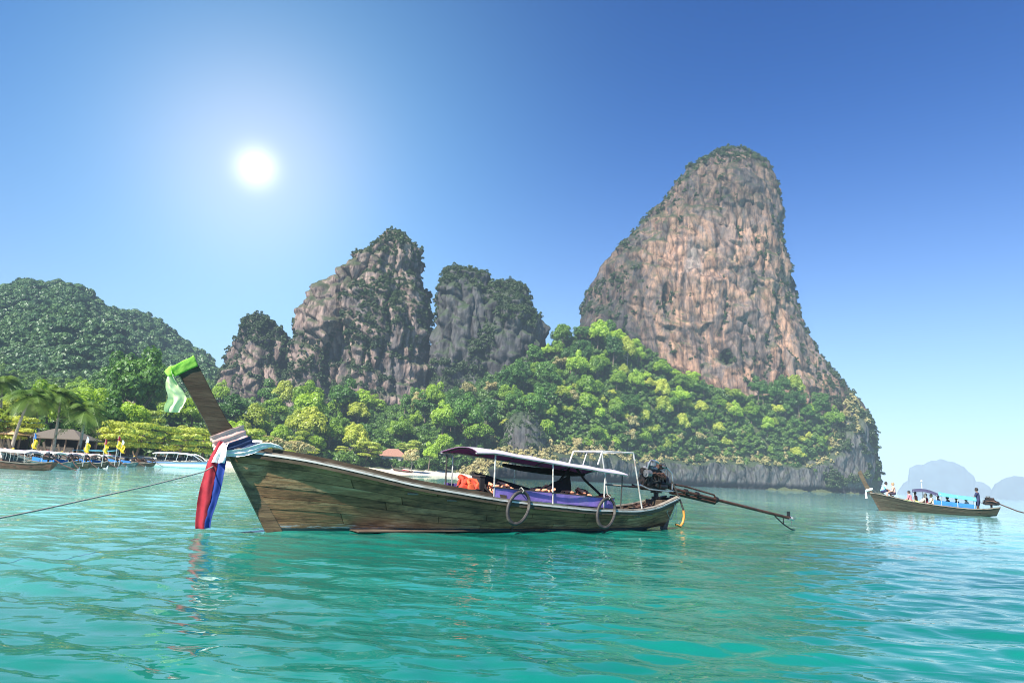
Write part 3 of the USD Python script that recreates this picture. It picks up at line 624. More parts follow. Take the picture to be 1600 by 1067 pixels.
# single trees one can point at
for px, Y, k, lab, s in [(642, 262, 'tan', 'pale feathery tree standing alone at the back of the small beach', 0.85), (1252, 440, 'spread', 'flat-layered tree by the grey rock buttress at the right end of the slope', 0.9), (866, 436, 'dark', 'tallest dark tree on the skyline notch left of the tall cliff', 1.0), (462, 400, 'tan', 'thin pale tree in the gap between the small and the middle cliff', 1.1)]:
    q = P(px, 735, Y); plant(k, q[0], q[1], lab, s=s)
for px, py, Y, lab, s, k in [(18, 700, 92, 'coconut palm with a slanting pale trunk left of the beach hut', 1.0, 0), (84, 700, 96, 'coconut palm with a wide crown behind the yellow flags', 0.95, 1), (124, 700, 97, 'coconut palm standing rightmost above the moored boats', 1.05, 2), (58, 700, 120, 'dark slender coconut palm between the two larger palms', 0.95, 0), (-6, 690, 112, 'coconut palm cut by the left picture edge', 1.05, 1)]:
    q = P(px, 700, Y); p = UsdGeom.Xform.Define(stage, numbered('/World', 'coconut_palm')).GetPrim(); p.GetReferences().AddInternalReference(kinds['palm'][k]); p.SetInstanceable(True)
    xf(p, (q[0], q[1], gh(q[0], q[1])), rng.random() * 6, s); tag(p, lab, 'palm tree', 'coconut palms behind the beach at the left')
named2 = {}
for px, Y, k, s in [(-30, 98, 'spread', 0.6), (4, 118, 'yellow', 0.7), (36, 128, 'bright', 0.85), (30, 100, 'spread', 0.55), (100, 140, 'bright', 0.8), (150, 135, 'dark', 0.75), (66, 150, 'bright', 0.95), (200, 150, 'bright', 0.8), (-40, 130, 'bright', 0.9), (140, 160, 'bright', 0.95), (215, 128, 'spread', 0.75), (185, 120, 'spread', 0.68), (250, 138, 'spread', 0.75), (285, 150, 'spread', 0.8), (320, 160, 'spread', 0.85), (345, 172, 'spread', 0.8)]:
    q = P(px, 690, Y); o_ = plant(k, q[0], q[1], '', group=f'{LOOK[k]}s among the palms', s=s); lab_ = f'{LOOK[k]} among the palms {"in the front row" if Y < 125 else "in the back row"} {"at the picture edge" if px < 20 else "left of the hut" if px < 80 else "right of the hut" if px < 180 else "behind the speedboat" if px < 300 else "behind the prow"}'; tag(o_, lab_); named2.setdefault(lab_, []).append((px, s, o_))


named.clear(); named.update(named2); tell_apart()

# undergrowth, hill forest and cliff scrub: what nobody could count
def scatter(name, pts, scales, protos, leaf, rots=None):
    pi = UsdGeom.PointInstancer.Define(stage, numbered('/World', name)); tg = []
    UsdGeom.Scope.Define(stage, f'{pi.GetPath()}/models')
    for i, (v, f) in enumerate(protos):
        m = usdkit.mesh(stage, f'{pi.GetPath()}/models/clump{"" if i == 0 else f"_{i:03d}"}', (v, f), M[leaf], False); tg.append(m.GetPath())
    pi.CreatePrototypesRel().SetTargets(tg); n = len(pts); r = np.random.default_rng(n)
    pi.CreatePositionsAttr(Vt.Vec3fArray.FromNumpy(np.asarray(pts, np.float32))); pi.CreateScalesAttr(Vt.Vec3fArray.FromNumpy(np.asarray(scales, np.float32)))
    a = r.random(n) * 2 * math.pi; pi.CreateOrientationsAttr(Vt.QuathArray([Gf.Quath(math.cos(x / 2), 0, 0, math.sin(x / 2)) for x in a]))
    pi.CreateProtoIndicesAttr(Vt.IntArray.FromNumpy(r.integers(0, len(protos), n).astype(np.int32)))
    return tag(pi.GetPrim(), kind='stuff')


cp = [crown(seed=300 + k, R=3.6, H=3.0, zc=1.0, clumps=13, leaves=70, size=0.52)[:2] for k in range(4)]
sp_ = [crown(seed=310 + k, R=[1.5, 2.3, 1.3, 2.0][k], H=[1.2, 1.4, 1.9, 2.3][k], zc=0.2, clumps=7, leaves=38, size=0.36, hollow=0.3)[:2] for k in range(4)]


def on_surface(t, n, keep, seed, sink=0.0):
    q, fi = trimesh.sample.sample_surface(t, n, seed=seed); nn = t.face_normals[fi]; k = keep(q, nn, np.random.default_rng(seed)); return q[k] - A([0, 0, sink]), nn[k]


q1, _ = on_surface(hill, 9000, lambda q, n, r: (q[:, 1] < 640) & (q[:, 0] > -560), 1)
q2, _ = on_surface(hill2, 5200, lambda q, n, r: (q[:, 1] < 705), 2)
q = np.vstack([q1, q2]); s1 = 1.1 + 1.1 * np.random.default_rng(5).random(len(q)) ** 2
scatter('hill_forest', q, np.stack([s1, s1, s1 * 1.05], -1), cp, 'leaf_hill')
tg_ = trimesh.Trimesh(gv, gf[keep & ~sandy][:, [0, 1, 2]], process=False)
tg_ = trimesh.Trimesh(gv, np.vstack([gf[keep & ~sandy][:, [0, 1, 2]], gf[keep & ~sandy][:, [0, 2, 3]]]), process=False)


def keepg(q, n, r):
    z, d = ground_z(q[:, 0], q[:, 1]); return (d > np.where(q[:, 0] < 0, 18, 2.5)) & (q[:, 1] < np.where(q[:, 0] < -60, 640, 485)) & (q[:, 1] > 105) & (q[:, 0] / q[:, 1] > -0.85) & (q[:, 2] < 150) & ((q[:, 0] < 0) | (q[:, 2] > 9))


q, _ = on_surface(tg_, 95000, keepg, 3, 0.2); s1 = 0.55 + 0.6 * np.random.default_rng(6).random(len(q))
scatter('undergrowth', q, np.stack([s1, s1, s1], -1), cp, 'leaf_under')
for k, t in enumerate(cl):
    top = t.bounds[1][2]
    edge = 1.0 if k != 5 else 0.4

    def kp(q, n, r, top=top, k=k):
        h = q[:, 2] / top; f_ = meshkit.fbm(q / A([40, 40, 52]), 4, 90 + k)
        cap = h > (0.90 if k == 0 else 0.86); ledge = n[:, 2] > 0.32
        side = ((n[:, 0] < -0.62) | (n[:, 0] > 0.74)) if k == 0 else (n[:, 0] < -0.72) | (n[:, 0] > 0.85)
        pr = 0.95 * cap + (0.75 if k else 0.12) * (ledge & (f_ > 0.48) & ((k > 0) | (h < 0.2) | (h > 0.75))) + 0.9 * side * (f_ > (0.43 if k == 0 else 0.45)) + (0.7 if k == 0 else 0) * ((q[:, 0] / q[:, 1] > 0.452) & (h < 0.42) & (h > 0.10) & (f_ > 0.40)) + (0.0 if k == 0 else 0.9 if k in (3, 4) else 0.8) * (f_ > (0.48 if k in (3, 4) else 0.60))
        return (r.random(len(q)) < pr) & (q[:, 1] < t.bounds[:, 1].mean() + 12) & (q[:, 2] > 6)
    q, n_ = on_surface(t, [22000, 17000, 6400, 8000, 9000, 600][k], kp, 20 + k); r_ = np.random.default_rng(30 + k); s1 = (0.5 + 0.9 * r_.random(len(q)) ** 2) * (1.0 if k != 5 else 0.7)
    scatter('cliff_scrub', q - n_ * 0.3, np.stack([s1, s1, s1 * 1.1], -1), sp_, 'leaf_scrub')
wpts = np.stack([Xw[-1], Yw[-1], Zw[-1]], -1); r_ = np.random.default_rng(8)
rows_ = np.vstack([np.stack([Xw[j], Yw[j], Zw[j]], -1)[r_.random(nt) < pr] for j, pr in ((-1, 0.45), (-3, 0.35), (-6, 0.2), (-11, 0.08))]); s1 = 0.7 + 0.9 * r_.random(len(rows_))
scatter('shore_scrub', rows_, np.stack([s1, s1, s1], -1), sp_, 'leaf_tan')

bq = np.stack([Xw, Yw, Zw], -1)[8:, :].reshape(-1, 3); r_ = np.random.default_rng(9); bq = bq[(bq[:, 0] > 196) & (r_.random(len(bq)) < 0.11) & (meshkit.fbm(bq / 18.0, 3, 5) > 0.44)]; s1 = 0.7 + 0.9 * r_.random(len(bq))
scatter('shore_scrub', bq, np.stack([s1, s1, s1], -1), sp_, 'leaf_scrub')

# ------------------------------------------------------------------ materials of the boats
def woodmat(name, cols, rough=0.75, foul=None, stain=(0.055, 0.028, 0.016)):
    """Weathered planks: long grain, grey worn patches, dark stains, rust-red rubs; a bottom paint up to the height foul."""
    n = {'tc': ('texture_coordinate', {}), 'oi': ('object_info', {}), 'm1': ('mapping', {'scale': (0.55, 2.0, 5.0)}), 'm2': ('mapping', {'scale': (2.6, 20, 34)}), 'm3': ('mapping', {'scale': (0.9, 1.5, 2.4)}),
         'n1': ('noise_texture', {'scale': 1.3, 'detail': 8.0, 'roughness': 0.66, 'distortion': 0.5}), 'n2': ('noise_texture', {'scale': 1.0, 'detail': 5.0, 'roughness': 0.6}), 'n3': ('noise_texture', {'scale': 1.7, 'detail': 8.0, 'roughness': 0.72}),
         'ad': ('math', {'math_type': 'multiply_add', 'value2': 0.22}), 'sb': ('math', {'math_type': 'subtract', 'value2': 0.11}),
         'r1': ('rgb_ramp', {'ramp': [(0.28, cols[0]), (0.45, cols[1]), (0.6, cols[2]), (0.75, cols[3])]}), 'r2': ('rgb_ramp', {'ramp': [(0.3, (0.62, 0.6, 0.58)), (0.7, (1.2, 1.2, 1.18))]}),
         'x1': ('mix_color', {'blend_type': 'multiply', 'fac': 1.0, 'use_clamp': False}), 'r3': ('rgb_ramp', {'ramp': [(0.50, (0, 0, 0)), (0.66, (0.8, 0.8, 0.8))]}), 'x2': ('mix_color', {'b': stain}),
         'bp': ('bump', {'strength': 0.55, 'distance': 0.012}), 'p': ('principled_bsdf', {'roughness': rough})}
    l = [('tc.object', 'm1.vector'), ('tc.object', 'm2.vector'), ('tc.object', 'm3.vector'), ('m1.vector', 'n1.vector'), ('m2.vector', 'n2.vector'), ('m3.vector', 'n3.vector'), ('oi.random', 'ad.value1'), ('n1.fac', 'ad.value3'), ('ad.value', 'sb.value1'), ('sb.value', 'r1.fac'),
         ('n2.fac', 'r2.fac'), ('r1.color', 'x1.a'), ('r2.color', 'x1.b'), ('n3.fac', 'r3.fac'), ('r3.color', 'x2.fac'), ('x1.result', 'x2.a'), ('n2.fac', 'bp.height'), ('bp.normal', 'p.normal')]
    out = 'x2.result'
    if foul:
        n.update({'sz': ('separate_xyz', {}), 'w': ('math', {'math_type': 'multiply_add', 'value2': 0.09}), 'f0': ('map_range', {'from_min': foul + 0.045, 'from_max': foul + 0.06, 'to_min': 1.0, 'to_max': 0.0, 'clamp': True}),
                  'ln': ('map_range', {'from_min': foul + 0.045, 'from_max': foul + 0.055, 'clamp': True}), 'ln2': ('map_range', {'from_min': foul + 0.115, 'from_max': foul + 0.135, 'to_min': 1.0, 'to_max': 0.0, 'clamp': True}),
                  'fl': ('rgb_ramp', {'ramp': [(0.50, (0, 0, 0)), (0.58, (0.9, 0.9, 0.9))]}), 'fx': ('map_range', {'from_min': 0.8, 'from_max': 3.0, 'to_min': 1.0, 'to_max': 0.0, 'clamp': True}), 'q1': ('math', {'math_type': 'multiply'}), 'q2': ('math', {'math_type': 'multiply'}), 'q3': ('math', {'math_type': 'multiply'}),
                  'wc': ('rgb_ramp', {'ramp': [(0.56, (0.42, 0.46, 0.45)), (0.62, (0.03, 0.12, 0.26))]}), 'x3': ('mix_color', {'b': (0.012, 0.045, 0.045)}), 'x4': ('mix_color', {})})
        l += [('tc.object', 'sz.vector'), ('n3.fac', 'w.value1'), ('sz.z', 'w.value3'), ('w.value', 'f0.value'), ('f0.result', 'x3.fac'), (out, 'x3.a'), ('w.value', 'ln.value'), ('w.value', 'ln2.value'), ('n2.fac', 'fl.fac'), ('sz.x', 'fx.value'),
              ('ln.result', 'q1.value1'), ('ln2.result', 'q1.value2'), ('q1.value', 'q2.value1'), ('fl.color', 'q2.value2'), ('q2.value', 'q3.value1'), ('fx.result', 'q3.value2'), ('n1.fac', 'wc.fac'), ('x3.result', 'x4.a'), ('wc.color', 'x4.b'), ('q3.value', 'x4.fac')]
        out = 'x4.result'
    l.append((out, 'p.base_color'))
    return usdkit.material(stage, L + name, n, l, surface='p.BSDF')


M['hull_wood'] = woodmat('hull_wood', [(0.08, 0.037, 0.016), (0.26, 0.132, 0.058), (0.41, 0.225, 0.10), (0.56, 0.37, 0.20)], foul=0.06)
M['hull_dark'] = woodmat('hull_dark', [(0.02, 0.017, 0.011), (0.04, 0.034, 0.022), (0.065, 0.056, 0.036), (0.11, 0.095, 0.065)])
M['hull_teal'] = woodmat('hull_teal', [(0.03, 0.05, 0.05), (0.05, 0.10, 0.11), (0.10, 0.17, 0.18), (0.2, 0.24, 0.22)])
M['hull_red'] = woodmat('hull_red', [(0.06, 0.025, 0.015), (0.14, 0.055, 0.035), (0.20, 0.09, 0.055), (0.26, 0.17, 0.11)])
M['inner_wood'] = woodmat('inner_wood', [(0.03, 0.02, 0.013), (0.07, 0.045, 0.03), (0.11, 0.075, 0.05), (0.18, 0.14, 0.10)])
M['prow_wood'] = woodmat('prow_wood', [(0.04, 0.028, 0.016), (0.08, 0.057, 0.033), (0.11, 0.082, 0.05), (0.17, 0.13, 0.085)])
M['stem_wood'] = woodmat('stem_wood', [(0.10, 0.06, 0.03), (0.20, 0.12, 0.06), (0.28, 0.18, 0.09), (0.36, 0.25, 0.14)])
M['deck_wood'] = woodmat('deck_wood', [(0.12, 0.10, 0.08), (0.22, 0.19, 0.15), (0.33, 0.29, 0.24), (0.45, 0.41, 0.35)])
M['rub_white'] = plain('rub_white', (0.72, 0.69, 0.63), 0.6, var=0.12, scale=5, stretch=(0.6, 6, 6), dirt=(0.22, 0.17, 0.12), dirt_at=0.60)
M['purple'] = plain('purple', (0.25, 0.17, 0.52), 0.7, var=0.16, scale=3, bump=0.02, dirt=(0.30, 0.27, 0.46))
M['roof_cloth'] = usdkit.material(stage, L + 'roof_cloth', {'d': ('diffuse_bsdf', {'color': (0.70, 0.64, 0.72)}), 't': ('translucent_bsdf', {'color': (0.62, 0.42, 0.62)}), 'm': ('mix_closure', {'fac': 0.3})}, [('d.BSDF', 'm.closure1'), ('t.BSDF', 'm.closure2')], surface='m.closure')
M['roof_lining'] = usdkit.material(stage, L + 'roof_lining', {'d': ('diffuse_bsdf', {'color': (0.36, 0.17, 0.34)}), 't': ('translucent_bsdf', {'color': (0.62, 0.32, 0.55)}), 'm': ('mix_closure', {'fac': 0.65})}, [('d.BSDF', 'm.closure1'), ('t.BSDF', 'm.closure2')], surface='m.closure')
M['pole'] = plain('pole', (0.62, 0.60, 0.55), 0.45, metal=0.2, var=0.15, scale=9, dirt=(0.28, 0.16, 0.09))
M['dark_pole'] = plain('dark_pole', (0.05, 0.045, 0.04), 0.5, scale=8)
M['rubber'] = plain('rubber', (0.045, 0.04, 0.037), 0.6, var=0.35, scale=12, dirt=(0.16, 0.14, 0.11))
M['black_cloth'] = plain('black_cloth', (0.016, 0.015, 0.017), 0.9, scale=5, bump=0.02)
M['orange'] = plain('orange', (0.66, 0.10, 0.03), 0.75, var=0.2, scale=8, bump=0.01)
M['red_orange'] = plain('red_orange', (0.50, 0.05, 0.02), 0.75, var=0.25, scale=8, bump=0.01)
M['salmon'] = plain('salmon', (0.86, 0.33, 0.18), 0.75, var=0.15, scale=8, bump=0.01)
M['iron'] = plain('iron', (0.025, 0.024, 0.025), 0.42, metal=0.5, var=0.5, scale=7, dirt=(0.10, 0.045, 0.025))
M['rusty'] = plain('rusty', (0.085, 0.04, 0.026), 0.6, metal=0.3, var=0.5, scale=7, dirt=(0.03, 0.024, 0.022))
M['steel'] = plain('steel', (0.55, 0.55, 0.55), 0.33, metal=0.85, var=0.2, scale=8, dirt=(0.16, 0.12, 0.09))
M['alloy'] = plain('alloy', (0.30, 0.30, 0.31), 0.5, metal=0.6, var=0.35, scale=8, dirt=(0.05, 0.045, 0.04))
M['hose'] = plain('hose', (0.62, 0.26, 0.05), 0.5, var=0.2, scale=4)
M['rope'] = plain('rope', (0.30, 0.30, 0.26), 0.9, scale=20)
M['lime'] = usdkit.material(stage, L + 'lime', {'d': ('diffuse_bsdf', {'color': (0.42, 0.80, 0.14)}), 't': ('translucent_bsdf', {'color': (0.45, 0.85, 0.16)}), 'm': ('mix_closure', {'fac': 0.35})}, [('d.BSDF', 'm.closure1'), ('t.BSDF', 'm.closure2')], surface='m.closure')
M['pale_lime'] = usdkit.material(stage, L + 'pale_lime', {'d': ('diffuse_bsdf', {'color': (0.82, 0.92, 0.62)}), 't': ('translucent_bsdf', {'color': (0.84, 0.95, 0.58)}), 'm': ('mix_closure', {'fac': 0.4})}, [('d.BSDF', 'm.closure1'), ('t.BSDF', 'm.closure2')], surface='m.closure')
for nm, c in (('cloth_white', (0.88, 0.87, 0.83)), ('cloth_red', (0.34, 0.016, 0.03)), ('cloth_blue', (0.01, 0.04, 0.25)), ('cloth_pink', (0.90, 0.50, 0.42)), ('cloth_navy', (0.012, 0.035, 0.10)), ('cloth_yellow', (0.86, 0.60, 0.03)), ('awning_blue', (0.10, 0.40, 0.52)), ('cloth_deepblue', (0.02, 0.16, 0.48)), ('awning_dark', (0.05, 0.05, 0.10)), ('white_paint', (0.80, 0.81, 0.82)), ('cloth_cyan', (0.35, 0.66, 0.75))):
    M[nm] = plain(nm, c, 0.75 if 'paint' not in nm else 0.3, var=0.12, scale=6, bump=0.0 if 'paint' in nm else 0.01)


# ------------------------------------------------------------------ long boats
class Boat:
    """Hull shape in the boat's own frame: x from the foot of the stem (0) to the stern, y to the starboard side, z up from the water."""
    def __init__(s, S, B, Gz, stem=(-0.95, 1.5), Ls=11.0, draft=0.28, p_mid=0.42):
        s.S, s.B, s.Gz, s.stem, s.Ls, s.draft, s.pm = A(S, float), A(B, float), A(Gz, float), stem, Ls, draft, p_mid
        from scipy.interpolate import PchipInterpolator
        s.bi, s.gi = PchipInterpolator(s.S, s.B), PchipInterpolator(s.S, s.Gz)

    def pt(s, u, t, side, off=0.0):
        u, t = np.broadcast_arrays(np.asarray(u, float), np.asarray(t, float)); sg = s.S[0] + u * (s.S[-1] - s.S[0]); g = s.gi(sg); b = s.bi(sg)
        rise = s.draft - (s.draft + 0.06) * sm(u, 0.80, 1.0)
        z = -rise + (g + rise) * t
        xs = s.stem[0] * z / s.stem[1]; xe = s.Ls + (s.S[-1] - s.Ls) * np.clip(z / s.Gz[-1], -0.4, 1)
        x = xs + u * (xe - xs); pw = 0.95 - (0.95 - s.pm) * sm(u, 0.0, 0.38); y = (b + off) * np.maximum(t, 0) ** pw
        y = np.maximum(y, 0.03 + off * 0.5)
        return np.stack([x, side * y, z], -1)

    def edge(s, side, u0, u1, n, dy=0.0, dz=0.0):
        u = np.linspace(u0, u1, n); return s.pt(u, np.ones(n), side, dy) + A([0, 0, dz])


def sweep(pts, w, h):
    """A bar of width w (across, level) and height h along pts."""
    pts = np.asarray(pts, float); t = np.gradient(pts, axis=0); a = np.stack([-t[:, 1], t[:, 0], 0 * t[:, 0]], -1); a /= np.maximum(np.linalg.norm(a, axis=1, keepdims=True), 1e-9); w = np.broadcast_to(np.asarray(w, float), len(pts))[:, None] / 2
    up = A([0, 0, h / 2]); ring = np.stack([pts - a * w - up, pts + a * w - up, pts + a * w + up, pts - a * w + up], 1); n = len(pts); v = ring.reshape(-1, 3); f = []
    for i in range(n - 1):
        for q in range(4):
            f.append([i * 4 + q, i * 4 + (q + 1) % 4, i * 4 + 4 + (q + 1) % 4, i * 4 + 4 + q])
    f += [[0, 3, 2, 1], [n * 4 - 4, n * 4 - 3, n * 4 - 2, n * 4 - 1]]
    return v, f


def hull_shell(bt, n=60, m=12, inset=0.03):
    mb = MB(); u = np.linspace(0, 1, n)[:, None]; t = np.linspace(0, 0.985, m)[None]
    for side in (-1, 1):
        o_ = bt.pt(u + 0 * t, t + 0 * u, side, -inset); g = o_ if side < 0 else o_[:, ::-1]; mb.add(g.reshape(-1, 3), grid_faces(n, m))
        i_ = bt.pt(u + 0 * t, t + 0 * u, side, -inset - 0.025); g = i_[:, ::-1] if side < 0 else i_; mb.add(g.reshape(-1, 3), grid_faces(n, m))
    a, b = bt.pt(np.full(m, 1.0), t[0], -1, -inset), bt.pt(np.full(m, 1.0), t[0], 1, -inset); tr = np.stack([a, b], 0); mb.slab(tr, (0.04, 0, 0))
    return mb


def prism(poly, y0, y1, bev=0.012):
    """An outline in the x-z plane, thickness from y0 to y1, edges chamfered."""
    p = Polygon(poly); h = abs(y1 - y0); mb = MB(); c = A([0, (y0 + y1) / 2, 0]); inner = p.buffer(-bev)
    for q, d in ((p, h - 2 * bev), (inner, h)):
        t = trimesh.creation.extrude_polygon(q, d, engine='earcut'); v = np.array(t.vertices); v = np.stack([v[:, 0], -(v[:, 2] - d / 2), v[:, 1]], -1) + c; mb.add(v, t.faces)
    return mb


main = Boat([-0.95, -0.6, 0.3, 1.35, 2.45, 3.3, 4.5, 5.85, 7.65, 9.0, 10.0, 10.6, 11.2], [0.07, 0.15, 0.36, 0.56, 0.70, 0.77, 0.83, 0.86, 0.81, 0.71, 0.56, 0.42, 0.26],
            [1.50, 1.465, 1.37, 1.18, 0.965, 0.855, 0.715, 0.62, 0.525, 0.51, 0.585, 0.71, 0.86], stem=(-1.0, 1.5), Ls=10.75)
BOW = G(425, 830); STN = G(1045, 825); BAX = (STN - BOW) / np.linalg.norm(STN - BOW); BRZ = math.atan2(BAX[1], BAX[0])
BN = A([BAX[1], -BAX[0], 0])                                                             # towards the near side


def BL(px, py, b=0.0):
    """The boat-frame point seen at a pixel on the upright plane b metres nearer than the keel line."""
    d = ray(px, py); t = ((BOW - Cam) @ BN + b) / (d @ BN); p = Cam + d * t
    return A([(p - BOW) @ BAX, -b, p[2]])


def to_world(p): return BOW + rotz(BRZ) @ A(p)


class Kit:
    """Parts given in the main boat's frame go under a thing that stands at base."""
    def __init__(s, name, label, cat, base, group=None):
        s.base = A(base, float); s.root = thing(name, label, cat, to_world(base), BRZ, group)

    def o(s, name, mesh, m, smooth=35, parent=None, label=None):
        v, f = mesh.get() if isinstance(mesh, MB) else (mesh.vertices, mesh.faces) if hasattr(mesh, 'vertices') else mesh
        return obj(name, (np.asarray(v) - s.base, f), M[m], parent or s.root, smooth, label)


boat = Kit('longtail_boat', 'large weathered wooden longtail boat with purple side cloths filling the foreground', 'boat', (0, 0, 0))
o = boat.o
hullp = o('hull', hull_shell(main), 'inner_wood')
NS = 8; trs = np.linspace(0.0, 0.975, NS + 1) ** 0.92 * 1.0
wr2 = np.random.default_rng(77)
for side in (-1, 1):
    for k in range(NS):
        cuts = np.sort(np.concatenate([[0.0, 1.0], (np.arange(1, 4) + 0.5 * ((k % 2) - 0.5) + wr2.normal(size=3) * 0.12) / 4])); proud = 0.008 * (k % 2) + wr2.random() * 0.008
        for a, b in zip(cuts[:-1], cuts[1:]):
            n = 16; u = np.linspace(a + 0.0007 * (a > 0), b - 0.0007 * (b < 1), n)[:, None]; hgt = main.gi(-0.95 + 12.15 * u) + 0.28
            t0 = trs[k] + 0.004 / hgt; t1 = trs[k + 1] - 0.004 / hgt; t = np.hstack([t0, (t0 + t1) / 2, t1])
            out_ = main.pt(u + 0 * t, t, side, 0.004 + proud); inn = main.pt(u + 0 * t, t, side, -0.024)
            o('plank', MB().slab(out_ if side < 0 else out_[:, ::-1], (out_ - inn) if side < 0 else (out_ - inn)[:, ::-1]), 'hull_wood', 40, parent=hullp)
# stem and the tall prow board
st = [BL(425, 838), BL(352, 700), BL(377, 692), BL(398, 735), BL(452, 838)]
stem_poly = [(0.03, -0.25), (-1.02, 1.46), (-0.80, 1.56), (-0.62, 1.20), (0.36, -0.25)]
o('stem', prism(stem_poly, -0.062, 0.062), 'stem_wood')
pl = [BL(x, y)[[0, 2]] for x, y in [(336, 693), (318, 655), (298, 618), (281, 588), (270, 576), (302, 559), (316, 584), (334, 620), (353, 655), (377, 686), (366, 712), (349, 706)]]
o('prow', prism(pl, -0.055, 0.055, 0.01), 'prow_wood')
# gunwales: grey cap, pale rubbed edge, dark wale under it
for side in (-1, 1):
    nm = 'near' if side < 0 else 'far'
    o('gunwale_cap', sweep(main.edge(side, 0.012, 1.0, 70, -0.035, 0.018), np.interp(np.linspace(0, 1, 70), [0, .1, .3, 1], [.06, .12, .15, .13]), 0.036), 'deck_wood')
    o('rub_rail', sweep(main.edge(side, 0.008, 1.0, 70, 0.028, -0.015), 0.035, 0.034), 'rub_white')
    o('wale', sweep(main.edge(side, 0.008, 0.995, 70, 0.020, -0.075), 0.028, 0.075), 'prow_wood')
    o('upper_rail', sweep(main.edge(side, 0.05, 0.46, 40, -0.06, 0.075), 0.035, 0.07), 'prow_wood')
# foredeck boards, ribs, thwarts, floor boards, stern deck
for k in range(5):
    f0, f1 = -1 + 0.4 * k, -1 + 0.4 * (k + 1); u = np.linspace(0.025, 0.16, 10); e = main.pt(u, np.full(10, 1.0), 1, -0.07); e[:, 2] -= 0.03
    g = np.stack([np.stack([e[:, 0], e[:, 1] * (f0 + 0.008), e[:, 2]], -1), np.stack([e[:, 0], e[:, 1] * (f1 - 0.008), e[:, 2]], -1)], 1)
    o('foredeck_board', MB().slab(g[:, ::-1], (0, 0, 0.03)), 'deck_wood')
for k, u in enumerate(np.linspace(0.2, 0.94, 15)):
    t = np.linspace(0.12, 0.96, 7)
    for side in (-1, 1):
        o('rib', MB().tube(main.pt(np.full(7, u), t, side, -0.075), 0.028, 5), 'inner_wood')
for k, x in enumerate([2.6, 3.5, 9.15, 9.7]):
    b = float(main.bi(x)) - 0.06; z = float(main.gi(x)) - 0.16; o('thwart', MB().box((x, 0, z), (0.24, 2 * b, 0.035), bev=0.006), 'deck_wood')
for k in range(6):
    o('floor_board', MB().box((5.2, -0.5 + 0.2 * k, 0.03 + 0.004 * (k % 2)), (7.4, 0.185, 0.025), bev=0.005), 'inner_wood')
for k in range(4):
    x = 10.05 + 0.26 * k; b = float(main.bi(x)) - 0.05; o('stern_board', MB().box((x, 0, float(main.gi(x)) - 0.05), (0.25, 2 * b, 0.03), rotz(0), bev=0.005), 'inner_wood')
o('engine_beam', MB().box((10.55, 0, 0.70), (0.24, 0.62, 0.16), bev=0.012), 'prow_wood')
o('stern_post', prism([(10.72, -0.1), (11.18, 0.9), (11.32, 0.9), (10.9, -0.1)], -0.07, 0.07), 'deck_wood')

# canopy
xc = np.linspace(4.12, 8.62, 26); crown_z = np.interp(xc, [4.12, 4.5, 6.2, 8.62], [1.85, 1.865, 1.72, 1.535]); HB = 0.80


def roof(x, y, cz): return np.stack([x - 0.12 * (np.abs(y) / HB) ** 2 * np.interp(x, [4.1, 4.6], [1, 0]), y, cz - 0.12 * (np.abs(y) / HB) ** 1.8], -1)


yc = np.linspace(-HB, HB, 17); XX, YY = np.meshgrid(xc, yc, indexing='ij'); CZ = np.repeat(crown_z[:, None], 17, 1)
sag = -0.018 * np.abs(np.sin((XX - 4.12) / 4.5 * math.pi * 5)) * (np.abs(YY) < HB * 0.97) + 0.007 * (meshkit.noise(np.stack([XX * 4, YY * 4, 0 * XX], -1), 3) - 0.5)
top = roof(XX, YY, CZ); top[..., 2] += sag
canopy = o('canopy', MB().slab(top, (0, 0, 0.008)), 'roof_cloth', True)
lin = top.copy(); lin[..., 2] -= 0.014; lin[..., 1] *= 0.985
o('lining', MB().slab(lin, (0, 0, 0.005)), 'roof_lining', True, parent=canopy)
for side in (-1, 1):
    e = roof(xc, np.full(26, side * HB), crown_z); val = e.copy(); val2 = e.copy(); val2[:, 2] -= 0.03 + 0.004 * np.sin(xc * 5); val2[:, 1] += side * 0.012
    o('valance', MB().slab(np.stack([val, val2], 1), (0, 0.006, 0)), 'roof_cloth', True, parent=canopy)
    o('side_rail', MB().tube(e + A([0, -side * 0.035, -0.035]), 0.018, 6), 'pole')
for x in np.linspace(4.16, 8.58, 6):
    z = float(np.interp(x, xc, crown_z)); e = roof(np.full(13, x), np.linspace(-HB + 0.03, HB - 0.03, 13), np.full(13, z)) - A([0, 0, 0.036]); o('roof_bow', MB().tube(e, 0.014, 6), 'dark_pole')
for side in (-1, 1):
    for x in ([4.52, 6.18, 7.86] if side < 0 else [4.35, 6.2, 8.05]):
        z1 = float(roof(A([x]), A([HB]), np.interp([x], xc, crown_z))[0, 2]) - 0.03; z0 = float(main.gi(x)); b = float(main.bi(x)) - 0.05
        o('canopy_post', MB().cyl((x, side * b, z0), (x, side * (HB - 0.035), z1), 0.019, 8), 'pole')
o('canopy_post', MB().cyl((8.5, -0.68, 0.52), (8.5, -0.74, 1.42), 0.016, 8), 'dark_pole')
o('canopy_post', MB().cyl((4.15, 0.70, 0.78), (4.15, 0.74, 1.66), 0.02, 8), 'dark_pole')


def sheet(pts, n, m, wob=0.012, seed=0, t=0.006):
    """A cloth between four corners, with ripples."""
    a, b, c, d = [A(q, float) for q in pts]; u = np.linspace(0, 1, n)[:, None, None]; w = np.linspace(0, 1, m)[None, :, None]; g = a * (1 - u) * (1 - w) + b * u * (1 - w) + c * u * w + d * (1 - u) * w
    nr = np.cross(b - a, d - a); nr /= np.linalg.norm(nr); nz_ = meshkit.fbm(g * A([3.5, 3.5, 2]) + seed, 3, seed) - 0.5
    return MB().slab(g + nr * (wob * 2 * nz_[..., None]), nr * t)


